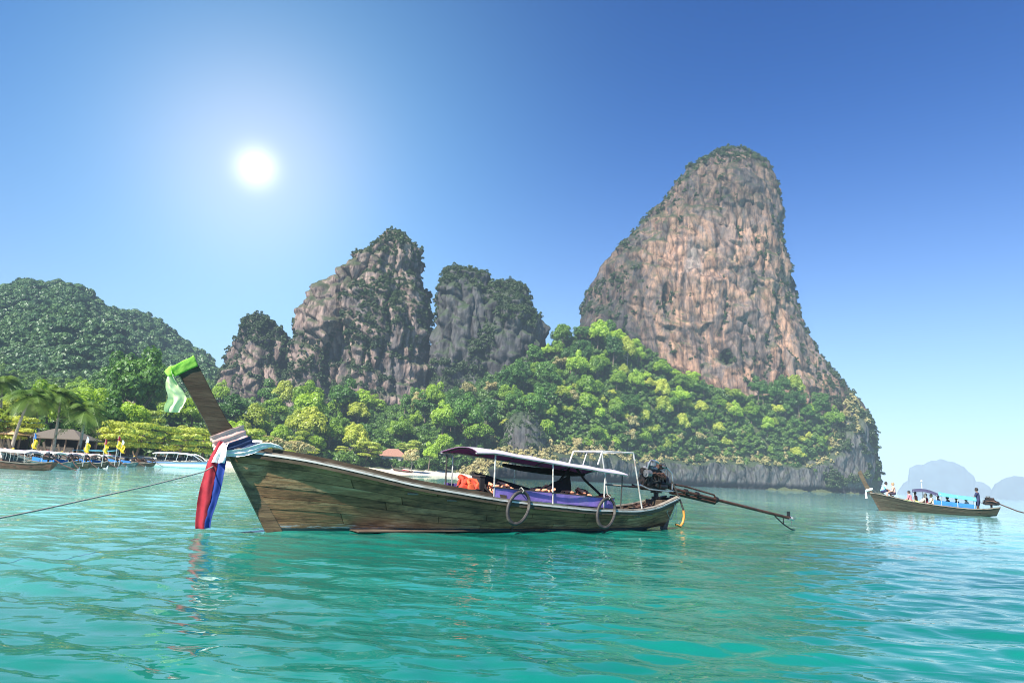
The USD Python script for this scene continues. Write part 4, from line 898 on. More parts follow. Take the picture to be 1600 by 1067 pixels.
zb = lambda x: float(main.gi(x)) + 0.04
n1 = lambda x, d=0.0: -(float(main.bi(x)) - 0.045 + d)
o('side_cloth', sheet([(4.50, n1(4.5), 0.975), (8.22, n1(8.22), 0.80), (8.22, n1(8.22), zb(8.22)), (4.50, n1(4.5), zb(4.5))], 40, 8, 0.014, 4), 'purple', True)
o('cloth_rail', MB().tube([(4.48, n1(4.5), 0.98), (6.4, n1(6.4), 0.888), (8.25, n1(8.22), 0.805)], 0.014, 6), 'dark_pole')
o('side_cloth', sheet([(4.15, -n1(4.15), 1.02), (4.75, -n1(4.75), 0.99), (4.75, -n1(4.75), zb(4.75)), (4.15, -n1(4.15), zb(4.15))], 14, 6, 0.014, 5), 'purple', True, label='short dark purple side cloth on the far side')
o('side_cloth', sheet([(4.75, -n1(4.75), 0.90), (8.1, -n1(8.1), 0.70), (8.1, -n1(8.1), zb(8.1)), (4.75, -n1(4.75), zb(4.75))], 30, 6, 0.014, 6), 'purple', True)
for k, x in enumerate([5.2, 6.1, 7.0, 7.8]):                        # benches under the canopy
    b = float(main.bi(x)) - 0.10; o('bench', MB().box((x, 0, 0.44), (0.30, 2 * b, 0.03), bev=0.006).box((x, 0, 0.24), (0.04, 2 * b - 0.3, 0.36)), 'inner_wood')
# white tube rack behind the canopy
rk = [A([9.35, -0.62, 0.52]), A([9.02, -0.60, 1.98]), A([7.95, -0.56, 1.965]), A([7.8, -0.56, 1.62])]
rack = o('tube_rack', MB().cyl(rk[0], rk[1], 0.02, 8).cyl(rk[1], rk[2], 0.02, 8).cyl(rk[2], rk[3], 0.02, 8), 'pole')
rk2 = [A([9.35, 0.62, 0.54]), A([9.02, 0.60, 1.98]), A([7.95, 0.56, 1.965]), A([7.8, 0.56, 1.62])]
o('rack_bar', MB().cyl(rk2[0], rk2[1], 0.02, 8).cyl(rk2[1], rk2[2], 0.02, 8).cyl(rk2[2], rk2[3], 0.02, 8), 'pole', parent=rack)
o('rack_bar', MB().cyl(rk[1], rk2[1], 0.02, 8), 'pole', parent=rack); o('rack_bar', MB().cyl(rk[2], rk2[2], 0.02, 8), 'pole', parent=rack)
o('rack_bar', MB().cyl((8.45, 0.58, 1.965), (8.2, 0.52, 1.46), 0.015, 6), 'pole', parent=rack)

# ------------------------------------------------------------------ engine with its long propeller shaft
eb = A([10.5, 0, 0.78]); e_ = Kit('longtail_engine', 'black car engine on a swivel at the stern with a long rusty propeller shaft', 'boat engine', eb)
o = e_.o
o('swivel_post', MB().cyl((10.55, 0, 0.78), (10.55, 0, 1.02), 0.07, 14).cyl((10.55, 0, 0.80), (10.55, 0, 0.86), 0.13, 14).box((10.55, 0, 1.0), (0.26, 0.2, 0.08), bev=0.01), 'iron')
blk = o('engine_block', MB().box((10.38, 0, 1.30), (0.66, 0.34, 0.34), bev=0.03).box((10.38, 0, 1.10), (0.52, 0.28, 0.12), bev=0.03).box((10.36, 0, 1.52), (0.62, 0.24, 0.12), bev=0.025), 'iron')
for k in range(4):
    o('cylinder_fin', MB().box((10.16 + 0.15 * k, -0.18, 1.36), (0.09, 0.05, 0.2), bev=0.012), 'iron', parent=blk)
o('valve_cover', MB().box((10.36, 0.0, 1.63), (0.56, 0.20, 0.10), bev=0.03).cyl((10.2, 0, 1.66), (10.2, 0, 1.72), 0.035, 10), 'alloy', parent=blk)
o('air_cleaner', MB().cyl((10.20, -0.12, 1.70), (10.20, -0.12, 1.80), 0.15, 20).cyl((10.20, -0.12, 1.62), (10.20, -0.12, 1.70), 0.06, 12), 'alloy')
o('carburettor', MB().box((10.58, -0.06, 1.68), (0.16, 0.15, 0.14), bev=0.02).cyl((10.68, -0.08, 1.66), (10.76, -0.1, 1.7), 0.045, 10).cyl((10.5, -0.04, 1.74), (10.5, -0.04, 1.83), 0.03, 8), 'rusty')
o('intake_manifold', MB().tube([(10.02, -0.16, 1.62), (10.04, -0.2, 1.76), (10.12, -0.2, 1.84), (10.3, -0.2, 1.83), (10.42, -0.2, 1.78)], 0.028, 8), 'steel')
for k in range(3):
    o('exhaust_pipe', MB().tube([(10.2 + 0.16 * k, -0.17, 1.48), (10.22 + 0.16 * k, -0.27, 1.50), (10.34 + 0.13 * k, -0.30, 1.42), (10.62, -0.28, 1.36)], 0.027, 7), 'rusty')
o('alternator', MB().cyl((9.92, -0.2, 1.48), (10.08, -0.2, 1.48), 0.10, 16).cyl((9.89, -0.2, 1.48), (9.92, -0.2, 1.48), 0.05, 12), 'alloy')
o('pulley', MB().cyl((9.95, 0, 1.26), (10.03, 0, 1.26), 0.13, 18).cyl((9.93, 0, 1.26), (9.95, 0, 1.26), 0.05, 12), 'iron')
o('pulley', MB().cyl((9.95, -0.02, 1.55), (10.02, -0.02, 1.55), 0.085, 16), 'iron')
o('fan_belt', MB().tube([(9.98, 0.13, 1.26), (9.98, 0.09, 1.55), (9.98, -0.02, 1.64), (9.98, -0.2, 1.585), (9.98, -0.3, 1.48), (9.98, -0.13, 1.26), (9.98, 0, 1.13)], 0.012, 5, closed=True), 'rubber')
o('oil_filter', MB().cyl((10.3, -0.17, 1.18), (10.3, -0.30, 1.16), 0.05, 14), 'iron')
o('starter_motor', MB().cyl((10.45, -0.22, 1.14), (10.72, -0.22, 1.14), 0.065, 14).cyl((10.5, -0.22, 1.23), (10.66, -0.22, 1.23), 0.03, 10), 'iron')
o('flywheel_housing', MB().cyl((10.72, 0, 1.27), (10.86, 0, 1.25), 0.21, 20).cyl((10.86, 0, 1.25), (11.06, -0.05, 1.15), 0.17, 18, 0.08), 'iron')
o('radiator_hose', MB().tube([(10.66, -0.1, 1.70), (10.82, -0.16, 1.66), (10.96, -0.2, 1.52), (11.0, -0.2, 1.30), (10.98, -0.2, 1.08)], 0.024, 8), 'steel')
o('wire_loom', MB().tube([(10.06, -0.22, 1.40), (10.2, -0.27, 1.26), (10.4, -0.25, 1.30), (10.6, -0.25, 1.46), (10.74, -0.2, 1.60)], 0.012, 5).tube([(10.5, -0.14, 1.74), (10.66, -0.2, 1.8), (10.85, -0.16, 1.62), (10.9, -0.1, 1.4)], 0.010, 5), 'rubber')
ang = A([15.45, -0.98, 0.34]) - A([10.95, -0.10, 1.10]); ax_ = ang / np.linalg.norm(ang)
for sd in (-0.15, 0.15):
    o('frame_rail', MB().tube([(9.75, sd, 1.16), (10.1, sd, 1.06), (10.9, sd, 1.02), (11.05, sd - 0.03, 1.03)], 0.026, 7), 'steel' if sd < 0 else 'iron')
shf = o('shaft_tube', MB().tube([A([10.95, -0.10, 1.12]) + ang * q for q in np.linspace(0, 1, 8)], 0.044, 10), 'rusty')
upn = A([0, 0, 1.0]) - ax_ * ax_[2]
o('brace_tube', MB().tube([A([10.95, -0.1, 1.24]), A([11.6, -0.22, 1.16]), A([12.55, -0.41, 0.97]), A([12.6, -0.42, 0.89])], 0.026, 8), 'rusty', parent=shf)
o('brace_channel', MB().tube([A([11.0, -0.1, 1.0]), A([12.6, -0.41, 0.745])], 0.055, 4), 'rusty', parent=shf)
for q in (0.13, 0.22, 0.37):
    c = A([10.95, -0.10, 1.12]) + ang * q; o('shaft_clamp', MB().cyl(c - ax_ * 0.04, c + ax_ * 0.04, 0.085, 12), 'iron', parent=shf)
tip = A([15.45, -0.98, 0.34])
o('skeg', MB().tube([tip - ax_ * 0.62 + A([0, 0, -0.03]), tip - ax_ * 0.3 + A([0, 0, -0.20]), tip + ax_ * 0.02 + A([0, 0, -0.30]), tip + ax_ * 0.2 + A([0, 0, -0.31])], 0.02, 7).tube([tip - ax_ * 0.28, tip - ax_ * 0.28 + A([0, 0, -0.2])], 0.016, 6).box(tip - ax_ * 0.06 + A([0, 0, 0.13]), (0.16, 0.012, 0.16)), 'iron', parent=shf)
pr = o('propeller', MB().cyl(tip - ax_ * 0.06, tip + ax_ * 0.16, 0.05, 12, 0.03), 'steel', parent=shf)
s1_ = np.cross(ax_, A([0, 0, 1.0])); s1_ /= np.linalg.norm(s1_); s2_ = np.cross(s1_, ax_)
for k in range(3):
    a = k * 2.094 + 0.5; rd = math.cos(a) * s1_ + math.sin(a) * s2_; tn = np.cross(ax_, rd); c0 = tip + ax_ * 0.08; g = []
    for q, w in ((0.03, 0.03), (0.08, 0.06), (0.13, 0.06), (0.165, 0.03)):
        g.append([c0 + rd * q - tn * w * 0.7 - ax_ * w * 0.5, c0 + rd * q + tn * w * 0.7 + ax_ * w * 0.5])
    o('blade', MB().slab(A(g), ax_ * 0.008), 'steel', True, parent=shf)
til = o('tiller', MB().tube([(10.02, -0.05, 1.10), (9.5, 0.02, 1.105), (8.75, 0.14, 1.13)], [0.032, 0.024, 0.018], 8), 'iron')
o('grip', MB().tube([(9.25, 0.06, 1.113), (8.75, 0.14, 1.13)], 0.024, 8), 'deck_wood', parent=til)

# ------------------------------------------------------------------ what lies in, hangs from or is tied to the big boat
hk = Kit('hose', 'orange and black rubber hose looping down behind the stern', 'hose', (11.1, -0.25, 0.2))
hk.o('black_length', MB().tube([BL(1050, 752, .2), BL(1057, 768, .25), BL(1064, 785, .28), BL(1068, 797, .3)], 0.028, 8), 'rubber', True)
hk.o('orange_length', MB().tube([BL(1068, 797, .3), BL(1069, 806, .3), BL(1067, 816, .3), BL(1063, 822, .3), BL(1056, 819, .3)], 0.034, 8), 'hose', True)
ck = Kit('stern_cord', 'thin pale cord loops hanging over the stern beside the hose', 'cord', BL(1052, 800, .3))
ck.o('cord', MB().tube([BL(1055, 778, .25), BL(1053, 800, .3), BL(1048, 812, .3), BL(1042, 800, .3), BL(1046, 786, .28)], 0.010, 5).tube([BL(1058, 785, .25), BL(1056, 808, .3), BL(1060, 816, .3)], 0.009, 5), 'rub_white', True)
for (px, py), lab, lean in (((810, 793), 'thin worn tyre hung as a fender below the front of the purple cloth', 0.12), ((947, 801), 'thin worn tyre hung as a fender below the rear end of the purple cloth', 0.16)):
    c = BL(px, py, float(main.bi(5.2 if px < 900 else 8.1)) + 0.075); t = Kit('tyre_fender', lab, 'tyre', c, 'tyres hung on the boat side')
    q = np.linspace(0, 2 * math.pi, 40, endpoint=False); rx_, rz_ = (0.29, 0.35)
    ring = np.stack([c[0] + rx_ * np.cos(q) + 0.10 * np.sin(q), c[1] + lean * np.sin(q) * 0.30, c[2] + rz_ * np.sin(q)], -1)
    t.o('tread', MB().tube(ring, 0.036, 10, closed=True), 'rubber', True)
    inr = np.stack([c[0] + (rx_ - .034) * np.cos(q) + 0.09 * np.sin(q), c[1] - 0.012 + lean * np.sin(q) * 0.30, c[2] + (rz_ - .034) * np.sin(q)], -1); t.o('bead', MB().tube(inr, 0.012, 6, closed=True), 'rubber', True)
    g0 = c + A([0.10, 0.06, rz_ - 0.06]); t.o('lashing', MB().tube([c + A([0.1, 0, rz_ - 0.02]), c + A([0.1, -0.045, rz_ + 0.03]), c + A([0.1, 0.06, rz_ + 0.09]), c + A([0.1, 0.12, rz_ + 0.05])], 0.012, 6), 'rope', True)


def vest(label, at, rz, rx, ry, colour, s=1.0, group='life jackets in the boat'):
    t = thing('life_jacket', label, 'life jacket', to_world(at), BRZ + rz, group, s, rx, ry)
    def pad(c, d, sd):
        m = trimesh.creation.icosphere(2, 1.0); v = np.array(m.vertices); v = np.sign(v) * np.abs(v) ** 0.62; v = v * A(d) / 2; v[:, 1] += 0.03 * np.sin(v[:, 2] * 9 + sd) * (np.abs(v[:, 2]) > 0.02); return v + A(c), m.faces
    for q, x in enumerate((-0.125, 0.125)):
        obj('front_panel', pad((x, -0.075, 0.26), (0.22, 0.10, 0.46), q), M[colour], t, True)
    obj('back_panel', pad((0, 0.085, 0.28), (0.46, 0.09, 0.50), 3), M[colour], t, True); obj('collar', MB().tube([(-0.15, -0.05, 0.47), (-0.13, 0.06, 0.55), (0, 0.12, 0.58), (0.13, 0.06, 0.55), (0.15, -0.05, 0.47)], [0.045, 0.055, 0.06, 0.055, 0.045], 8), M[colour], t, True)
    for z in (0.14, 0.32):
        q = np.linspace(0, 2 * math.pi, 20, endpoint=False); obj('strap', MB().tube(np.stack([0.255 * np.cos(q), 0.01 + 0.145 * np.sin(q), z + 0 * q], -1), 0.014, 5, closed=True, flat=1.6), M['black_cloth'], t, True)
    return t


vest('red-orange life jacket standing at the front end of the pile under the canopy', (4.35, 0.12, 0.62), 0.5, -0.15, 0.12, 'red_orange')
vest('red-orange life jacket slumped in the middle of the pile under the canopy', (4.45, -0.05, 0.52), 0.9, 0.2, -0.3, 'red_orange')
vest('orange life jacket at the rear of the pile beside the purple cloth', (4.30, -0.36, 0.60), 0.15, -0.1, -0.08, 'orange', 0.9)
vest('red-orange life jacket lying lowest in the pile', (4.05, -0.20, 0.52), -0.3, 0.15, 0.35, 'red_orange')
for k, (x, lab) in enumerate([(4.78, 'salmon life jacket on the purple cloth just behind the second post'), (5.02, 'salmon life jacket hanging flat along the front of the cloth rail'), (5.95, 'salmon life jacket on the cloth rail left of the middle post'), (6.25, 'salmon life jacket tucked against the middle post'), (7.0, 'salmon life jacket folded over the cloth rail behind the middle post'), (7.35, 'small salmon life jacket on the rear half of the cloth rail'), (8.12, 'orange life jacket at the rear end of the cloth rail')]):
    vest(lab, (x, n1(x, -0.12), 0.92 - 0.044 * (x - 4.5)), 0.2 * math.sin(k * 2.1), -1.25 + 0.25 * math.sin(k * 3), 0.35 * math.sin(k * 1.7), 'salmon' if k < 6 else 'orange', 0.74)
bk = Kit('black_tarpaulin', 'black tarpaulin sloping down behind the second canopy post', 'tarpaulin', (4.7, 0.1, 0.9)); bk.o('sheet', sheet([(4.55, 0.25, 1.30), (5.0, 0.25, 1.22), (6.15, -0.2, 0.93), (4.5, 0.0, 0.80)], 16, 8, 0.06, 11, 0.01), 'black_cloth', True)
bk = Kit('black_tarpaulin', 'black tarpaulin bundled by the middle canopy post', 'tarpaulin', (6.9, 0.1, 0.8)); bk.o('sheet', sheet([(6.55, 0.0, 1.02), (7.5, 0.15, 1.32), (7.55, 0.1, 0.74), (6.2, -0.25, 0.84)], 16, 8, 0.07, 12, 0.01), 'black_cloth', True)
bk = Kit('black_strap', 'black strap hanging in a loop from the rear of the canopy', 'strap', (7.7, -0.2, 1.3)); bk.o('webbing', MB().tube([(7.35, 0.0, 1.50), (7.2, 0.0, 1.34), (7.05, 0.0, 1.2)], 0.03, 6).tube([(7.5, -0.1, 1.5), (7.7, -0.2, 1.22), (7.95, -0.35, 0.98), (8.1, -0.45, 0.82)], 0.032, 6), 'black_cloth', True)
bk = Kit('rolled_curtain', 'dark rolled curtain slung under the rear half of the canopy', 'curtain', (7.0, 0.3, 1.5)); bk.o('roll', MB().tube([(5.7, 0.62, 1.50), (6.2, 0.6, 1.44), (6.9, 0.55, 1.40), (7.6, 0.5, 1.37), (8.3, 0.5, 1.36)], [0.03, 0.05, 0.06, 0.06, 0.03], 8, flat=1.3), 'black_cloth', True)
bk = Kit('dark_crate', 'dark upright box standing at the front end of the purple cloth', 'box', (4.42, -0.2, 0.45)); bk.o('side', MB().box((4.44, -0.25, 0.82), (0.14, 0.34, 0.74), bev=0.015), 'black_cloth'); bk.o('lid', MB().box((4.44, -0.25, 1.205), (0.16, 0.36, 0.03), bev=0.006), 'dark_pole')
bk = Kit('rope_coil', 'reddish brown rope heaped on the stern boards before the engine', 'rope', (9.55, -0.3, 0.5)); q = np.linspace(0, 34, 240); rq = 0.16 + 0.07 * np.sin(q * 0.37) + 0.02 * np.sin(q * 2.3)
bk.o('coil', MB().tube(np.stack([9.75 + 1.5 * rq * np.cos(q), -0.26 + rq * np.sin(q), 0.545 + 0.0035 * q + 0.02 * np.sin(q * 1.3)], -1), 0.018, 5), 'rusty', True)


def rumple(mb, amp, sc, edge):
    v, f = mb.get(); t = trimesh.Trimesh(v, f, process=True); t.merge_vertices(); v, f = trimesh.remesh.subdivide_to_size(t.vertices, t.faces, edge); t = trimesh.Trimesh(v, f, process=True)
    n = t.vertex_normals; return np.array(t.vertices) + n * ((meshkit.fbm(t.vertices * A([sc, sc, sc * 0.5]), 3, 4) - 0.45) * 2 * amp)[:, None], np.array(t.faces)


def ribbon(pts, widths, wdir, folds=2, amp=0.02, seed=0, n=34, m=11, t=0.006):
    """A strip of cloth along pts, pleated across its width."""
    from scipy.interpolate import CubicSpline
    pts = A(pts, float); k = np.linspace(0, 1, len(pts)); u = np.linspace(0, 1, n); c = CubicSpline(k, pts)(u); w = np.interp(u, np.linspace(0, 1, len(widths)), widths); q = np.linspace(-0.5, 0.5, m)
    wd = A(wdir, float); wd = wd / np.linalg.norm(wd); tg = np.gradient(c, axis=0); tg /= np.linalg.norm(tg, axis=1, keepdims=True); nr = np.cross(tg, wd); nr /= np.maximum(np.linalg.norm(nr, axis=1, keepdims=True), 1e-9)
    ph = q[None] * folds * 2 * math.pi + seed + 1.2 * np.sin(u * 4 + seed)[:, None]
    g = c[:, None] + wd * (w[:, None] * q[None])[..., None] + nr[:, None] * (amp * np.sin(ph) * np.minimum(1, w / 0.1)[:, None])[..., None]
    g = g + nr[:, None] * ((meshkit.fbm(g * A([9, 9, 5]) + seed, 3, 6) - 0.5) * 3.0 * amp)[..., None]
    return MB().slab(g, nr[:, None] * t)


yn = A([0.75, -0.5, 0.0])
k_ = Kit('ribbon', 'long red cloth ribbon hanging from the prow towards the water', 'ribbon', BL(320, 810, .12)); k_.o('cloth', ribbon([BL(345, 690, .12), BL(335, 712, .16), BL(327, 740, .16), BL(318, 785, .14), BL(313, 826, .13)], [0.10, 0.16, 0.20, 0.22, 0.17], yn, 1.2, 0.022, 1), 'cloth_red', True)
k_ = Kit('ribbon', 'long blue cloth ribbon hanging beside the red one', 'ribbon', BL(330, 810, .1)); k_.o('cloth', ribbon([BL(348, 716, .17), BL(342, 735, .19), BL(334, 770, .18), BL(325, 800, .17), BL(322, 825, .16)], [0.14, 0.20, 0.20, 0.18, 0.14], yn, 1.1, 0.022, 2.4), 'cloth_blue', True)
k_ = Kit('ribbon', 'short white cloth end above the blue ribbon', 'ribbon', BL(345, 720, .2)); k_.o('cloth', ribbon([BL(352, 693, .17), BL(346, 703, .22), BL(343, 714, .23), BL(341, 723, .23)], [0.14, 0.20, 0.24, 0.22], yn, 1.5, 0.03, 4), 'cloth_white', True)


def wrap(path_front, y, w, seed, lift=0.012):
    """A band of cloth wound round the prow: both faces and the front edge."""
    return ribbon(path_front, w, (0.25, 0, 1.0), 2.5, lift, seed, n=44, m=9)


def band(p0, p1, y, w, seed, tilt, nm, m_, k_, bulge=0.03):
    a, b = A(p0), A(p1); mid = (a + b) / 2
    q = [a + A([0.0, 0, 0]), A([a[0], -y - bulge * 0.6, a[2]]), A([mid[0], -y - bulge, mid[2]]), A([b[0], -y - bulge * 0.6, b[2]]), b, A([b[0], y + bulge * 0.6, b[2]]), A([mid[0], y + bulge, mid[2]]), A([a[0], y + bulge * 0.6, a[2]]), a + A([-0.001, 0, 0])]
    k_.o(nm, ribbon(q, [w, w * 1.1, w, w * 0.9, w], tilt, 2.2, 0.014, seed, n=60, m=9), m_, True)


k_ = Kit('sash', 'pale pink cloth wound round the foot of the tall prow', 'sash', BL(352, 688)); band(BL(338, 690) + A([-0.03, 0, 0]), BL(378, 674) + A([0.03, 0, 0]), 0.065, 0.24, 0.5, BL(350, 668) - BL(360, 698), 'band', 'cloth_pink', k_)
k_ = Kit('sash', 'dark navy cloth wound below the pink one on the prow', 'sash', BL(360, 702)); band(BL(344, 705) + A([-0.03, 0, 0]), BL(386, 688) + A([0.05, 0, 0]), 0.075, 0.17, 1.7, BL(350, 690) - BL(357, 704), 'band', 'cloth_navy', k_)
k_ = Kit('sash', 'white cloth sash swept back from the prow over the bow', 'sash', BL(390, 702, .1)); k_.o('cloth', ribbon([BL(341, 700, .10), BL(350, 707, .16), BL(372, 707, .20), BL(395, 702, .24), BL(412, 696, .26), BL(432, 697, .26), BL(440, 702, .2)], [0.08, 0.11, 0.14, 0.15, 0.12, 0.07, 0.04], (-0.25, -0.25, 1.0), 2.0, 0.022, 3.3, n=50), 'cloth_white', True)
k_.o('loop', ribbon([BL(341, 700, .10), BL(334, 704, 0), BL(346, 700, -.12), BL(380, 694, -.2), BL(410, 692, -.2)], [0.10, 0.10, 0.10, 0.12, 0.1], (-0.25, -0.25, 1.0), 1.5, 0.012, 1.3, n=40), 'cloth_white', True)
k_ = Kit('prow_cloth', 'bright lime green cloth wrapped over the tip of the prow', 'cloth', BL(286, 570)); pa, pb = BL(272, 582), BL(304, 566)
tipq = [BL(266, 574)[[0, 2]], BL(302, 556)[[0, 2]], BL(308, 572)[[0, 2]], BL(274, 588)[[0, 2]]]
k_.o('wrap', rumple(prism(tipq, -0.075, 0.075, 0.012), 0.014, 14, 0.03), 'lime', True); k_.o('knot', MB().tube([BL(268, 576, -.04), BL(264, 581, 0.02), BL(266, 587, 0.06)], [0.06, 0.075, 0.04], 9), 'lime', True)
k_ = Kit('prow_cloth', 'pale lime cloth tail hanging from the tip of the prow', 'cloth', BL(270, 640)); k_.o('tail', ribbon([BL(266, 580, .02), BL(268, 597, .05), BL(273, 610, .06), BL(277, 622, .06), BL(272, 634, .05), BL(269, 644, .05)], [0.08, 0.22, 0.28, 0.30, 0.30, 0.26], yn, 1.6, 0.04, 2.2), 'pale_lime', True)
rp = [to_world(BL(344, 722, 0)), P(318, 737, 12.3), P(240, 757, 10.9), P(150, 777, 9.7), P(60, 797, 8.7), P(15, 806, 8.3)]
rpl = A(rp); tq_ = np.linspace(0, 1, 40); from_ = np.stack([np.interp(tq_, np.linspace(0, 1, 6), rpl[:, k]) for k in range(3)], -1)
t_ = thing('mooring_rope', 'thin grey mooring rope running from the bow down into the water at the left', 'rope', from_[0]); r2 = from_.copy(); d_ = r2[-1] - r2[-2]; r2 = np.vstack([r2, r2[-1] + d_ * 12]); obj('strand', MB().tube(r2 - from_[0], 0.011, 6), M['rope'], t_, True)

# ------------------------------------------------------------------ people
M['skin_tan'] = plain('skin_tan', (0.42, 0.24, 0.16), 0.55, var=0.08); M['skin_light'] = plain('skin_light', (0.66, 0.38, 0.28), 0.55, var=0.08); M['skin_brown'] = plain('skin_brown', (0.20, 0.105, 0.065), 0.55, var=0.08)
M['hair_dark'] = plain('hair_dark', (0.018, 0.013, 0.011), 0.6); M['hair_fair'] = plain('hair_fair', (0.36, 0.25, 0.13), 0.6)
for nm, c in (('shirt_blue', (0.18, 0.40, 0.62)), ('shirt_navy', (0.025, 0.03, 0.085)), ('shirt_dark', (0.05, 0.035, 0.05)), ('shirt_maroon', (0.20, 0.03, 0.06)), ('shirt_pink', (0.72, 0.22, 0.26)), ('shirt_cream', (0.70, 0.58, 0.42)), ('shorts_dark', (0.045, 0.03, 0.05)), ('shorts_lime', (0.40, 0.62, 0.12)), ('shirt_white', (0.72, 0.75, 0.78))):
    M[nm] = plain(nm, c, 0.85, var=0.12, scale=9)


def hullchain(bones):
    out = None
    for (a, ra), (b, rb) in bones:
        m = manifold3d.Manifold.hull(manifold3d.Manifold.sphere(ra, 14).translate(tuple(map(float, a))) + manifold3d.Manifold.sphere(rb, 14).translate(tuple(map(float, b)))); out = m if out is None else out + m
    return out


def smooth_mesh(m, it=6):
    g = m.to_mesh(); t = trimesh.Trimesh(g.vert_properties[:, :3], g.tri_verts, process=True); trimesh.smoothing.filter_taubin(t, iterations=it); return t


POSES = {   # joints for a body facing +x, seat or feet at the origin's height
    'sit': dict(hip=(0, .09, .10), knee=(.42, .12, .14), foot=(.46, .12, -.28), chest=(0.02, 0, .46), neck=(.03, 0, .60), head=(.05, 0, .73), sh=(.02, .19, .53), el=(.10, .24, .27), ha=(.32, .16, .19)),
    'lean': dict(hip=(0, .09, .10), knee=(.40, .13, .20), foot=(.56, .12, -.16), chest=(0.14, 0, .43), neck=(.21, 0, .55), head=(.28, 0, .66), sh=(.17, .18, .49), el=(.30, .24, .27), ha=(.46, .12, .22)),
    'recline': dict(hip=(0, .09, .08), knee=(.40, .12, .24), foot=(.70, .12, .0), chest=(-.22, 0, .36), neck=(-.29, 0, .47), head=(-.30, 0, .60), sh=(-.25, .19, .42), el=(-.12, .27, .22), ha=(.10, .16, .20)),
    'stand': dict(hip=(0, .09, .90), knee=(.04, .11, .48), foot=(0, .12, .06), chest=(.02, 0, 1.26), neck=(.03, 0, 1.46), head=(.05, 0, 1.60), sh=(.02, .20, 1.38), el=(.14, .25, 1.12), ha=(.38, .16, 1.10))}


def person(label, loc, rz, pose, skin, top, bottom, hair='hair_dark', group=None, s=1.0):
    j = {k: A(v, float) for k, v in POSES[pose].items()}; mir = lambda p: p * A([1, -1, 1])
    t = thing('person', label, 'person', loc, rz, group, s); bones = []; pel = (j['hip'] + mir(j['hip'])) / 2
    bones += [((pel, .125), ((pel + j['chest']) / 2, .12)), (((pel + j['chest']) / 2, .12), (j['chest'], .135)), ((j['chest'], .125), (j['neck'], .058)), ((j['neck'], .052), (j['head'], .06))]
    for q in (lambda p: p, mir):
        bones += [((q(j['sh']), .062), (j['chest'], .11)), ((q(j['sh']), .058), (q(j['el']), .042)), ((q(j['el']), .041), (q(j['ha']), .028)), ((pel, .11), (q(j['hip']), .105)), ((q(j['hip']), .098), (q(j['knee']), .062)), ((q(j['knee']), .058), (q(j['foot']), .038)),
                  ((q(j['foot']), .042), (q(j['foot']) + A([.15, .01, -.035]), .030))]
    b = hullchain(bones); hd = manifold3d.Manifold.sphere(1.0, 22).scale((.096, .076, .118)).translate(tuple(map(float, j['head'] + A([0, 0, .035]))))
    face = hullchain([((j['head'] + A([.092, 0, .02]), .012), (j['head'] + A([.10, 0, .0]), .016)), ((j['head'] + A([.06, 0, -.06]), .035), (j['head'] + A([.02, 0, -.04]), .05))])
    for sg in (-1, 1):
        face = face + manifold3d.Manifold.sphere(.022, 8).translate(tuple(map(float, j['head'] + A([0, sg * .076, .02]))))
    m = smooth_mesh((b + hd + face).refine_to_length(.045), 5)
    hands = None
    for q in (lambda p: p, mir):
        h = q(j['ha']); d = h - q(j['el']); d /= np.linalg.norm(d); w = A([0, 1.0, 0]) - d * d[1]; w /= np.linalg.norm(w); n_ = np.cross(d, w)
        pm = hullchain([((h, .026), (h + d * .07 + w * .025, .018)), ((h, .026), (h + d * .07 - w * .025, .018))]); hands = pm if hands is None else hands + pm
        for k, (off, ln) in enumerate(((-.033, .06), (-.011, .075), (.011, .07), (.033, .055))):
            p0 = h + d * .07 + w * off; p1 = p0 + d * ln * .55 - n_ * .008; p2 = p1 + d * ln * .4 - n_ * .028; hands = hands + hullchain([((p0, .010), (p1, .009)), ((p1, .009), (p2, .008))])
        sd = -1 if q is mir else 1; hands = hands + hullchain([((h + w * -.02 * sd, .014), (h + d * .045 - w * .05 * sd, .010))])
    g = hands.to_mesh(); body = trimesh.util.concatenate([m, trimesh.Trimesh(g.vert_properties[:, :3], g.tri_verts, process=False)])
    obj('body', (np.array(body.vertices), np.array(body.faces)), M[skin], t, True)
    if top:
        cb = [((pel + A([0, 0, .05]), .135), ((pel + j['chest']) / 2, .132)), (((pel + j['chest']) / 2, .132), (j['chest'], .148)), ((j['chest'], .138), (j['neck'] - (j['neck'] - j['chest']) * .3, .075))]
        for q in (lambda p: p, mir):
            cb += [((q(j['sh']), .074), (j['chest'], .122)), ((q(j['sh']), .072), (q(j['sh']) * .35 + q(j['el']) * .65, .062))]
        obj('shirt', smooth_mesh(hullchain(cb).refine_to_length(.05), 4), M[top], t, True)
    cb = [((pel, .128), (pel + A([0, 0, .06]), .130))]
    for q in (lambda p: p, mir):
        cb += [((pel, .122), (q(j['hip']), .116)), ((q(j['hip']), .112), (q(j['hip']) * .25 + q(j['knee']) * .75, .086))]
    obj('shorts', smooth_mesh(hullchain(cb).refine_to_length(.05), 4), M[bottom], t, True)
    hc = manifold3d.Manifold.sphere(1.0, 24).scale((.108, .089, .126)).translate(tuple(map(float, j['head'] + A([-.012, 0, .045])))) - manifold3d.Manifold.cube((.3, .4, .3), False).translate(tuple(map(float, j['head'] + A([.045, -.2, -.235])))) - manifold3d.Manifold.cube((.5, .5, .3), True).translate(tuple(map(float, j['head'] + A([0, 0, -.19]))))
    obj('hair', hc, M[hair], t, 40)
    ey = MB()
    for sg in (-1, 1):
        e = trimesh.creation.icosphere(1, .011); e.apply_translation(j['head'] + A([.086, sg * .03, .045])); obj('eye', e, M['hair_dark'], t, True)
    return t


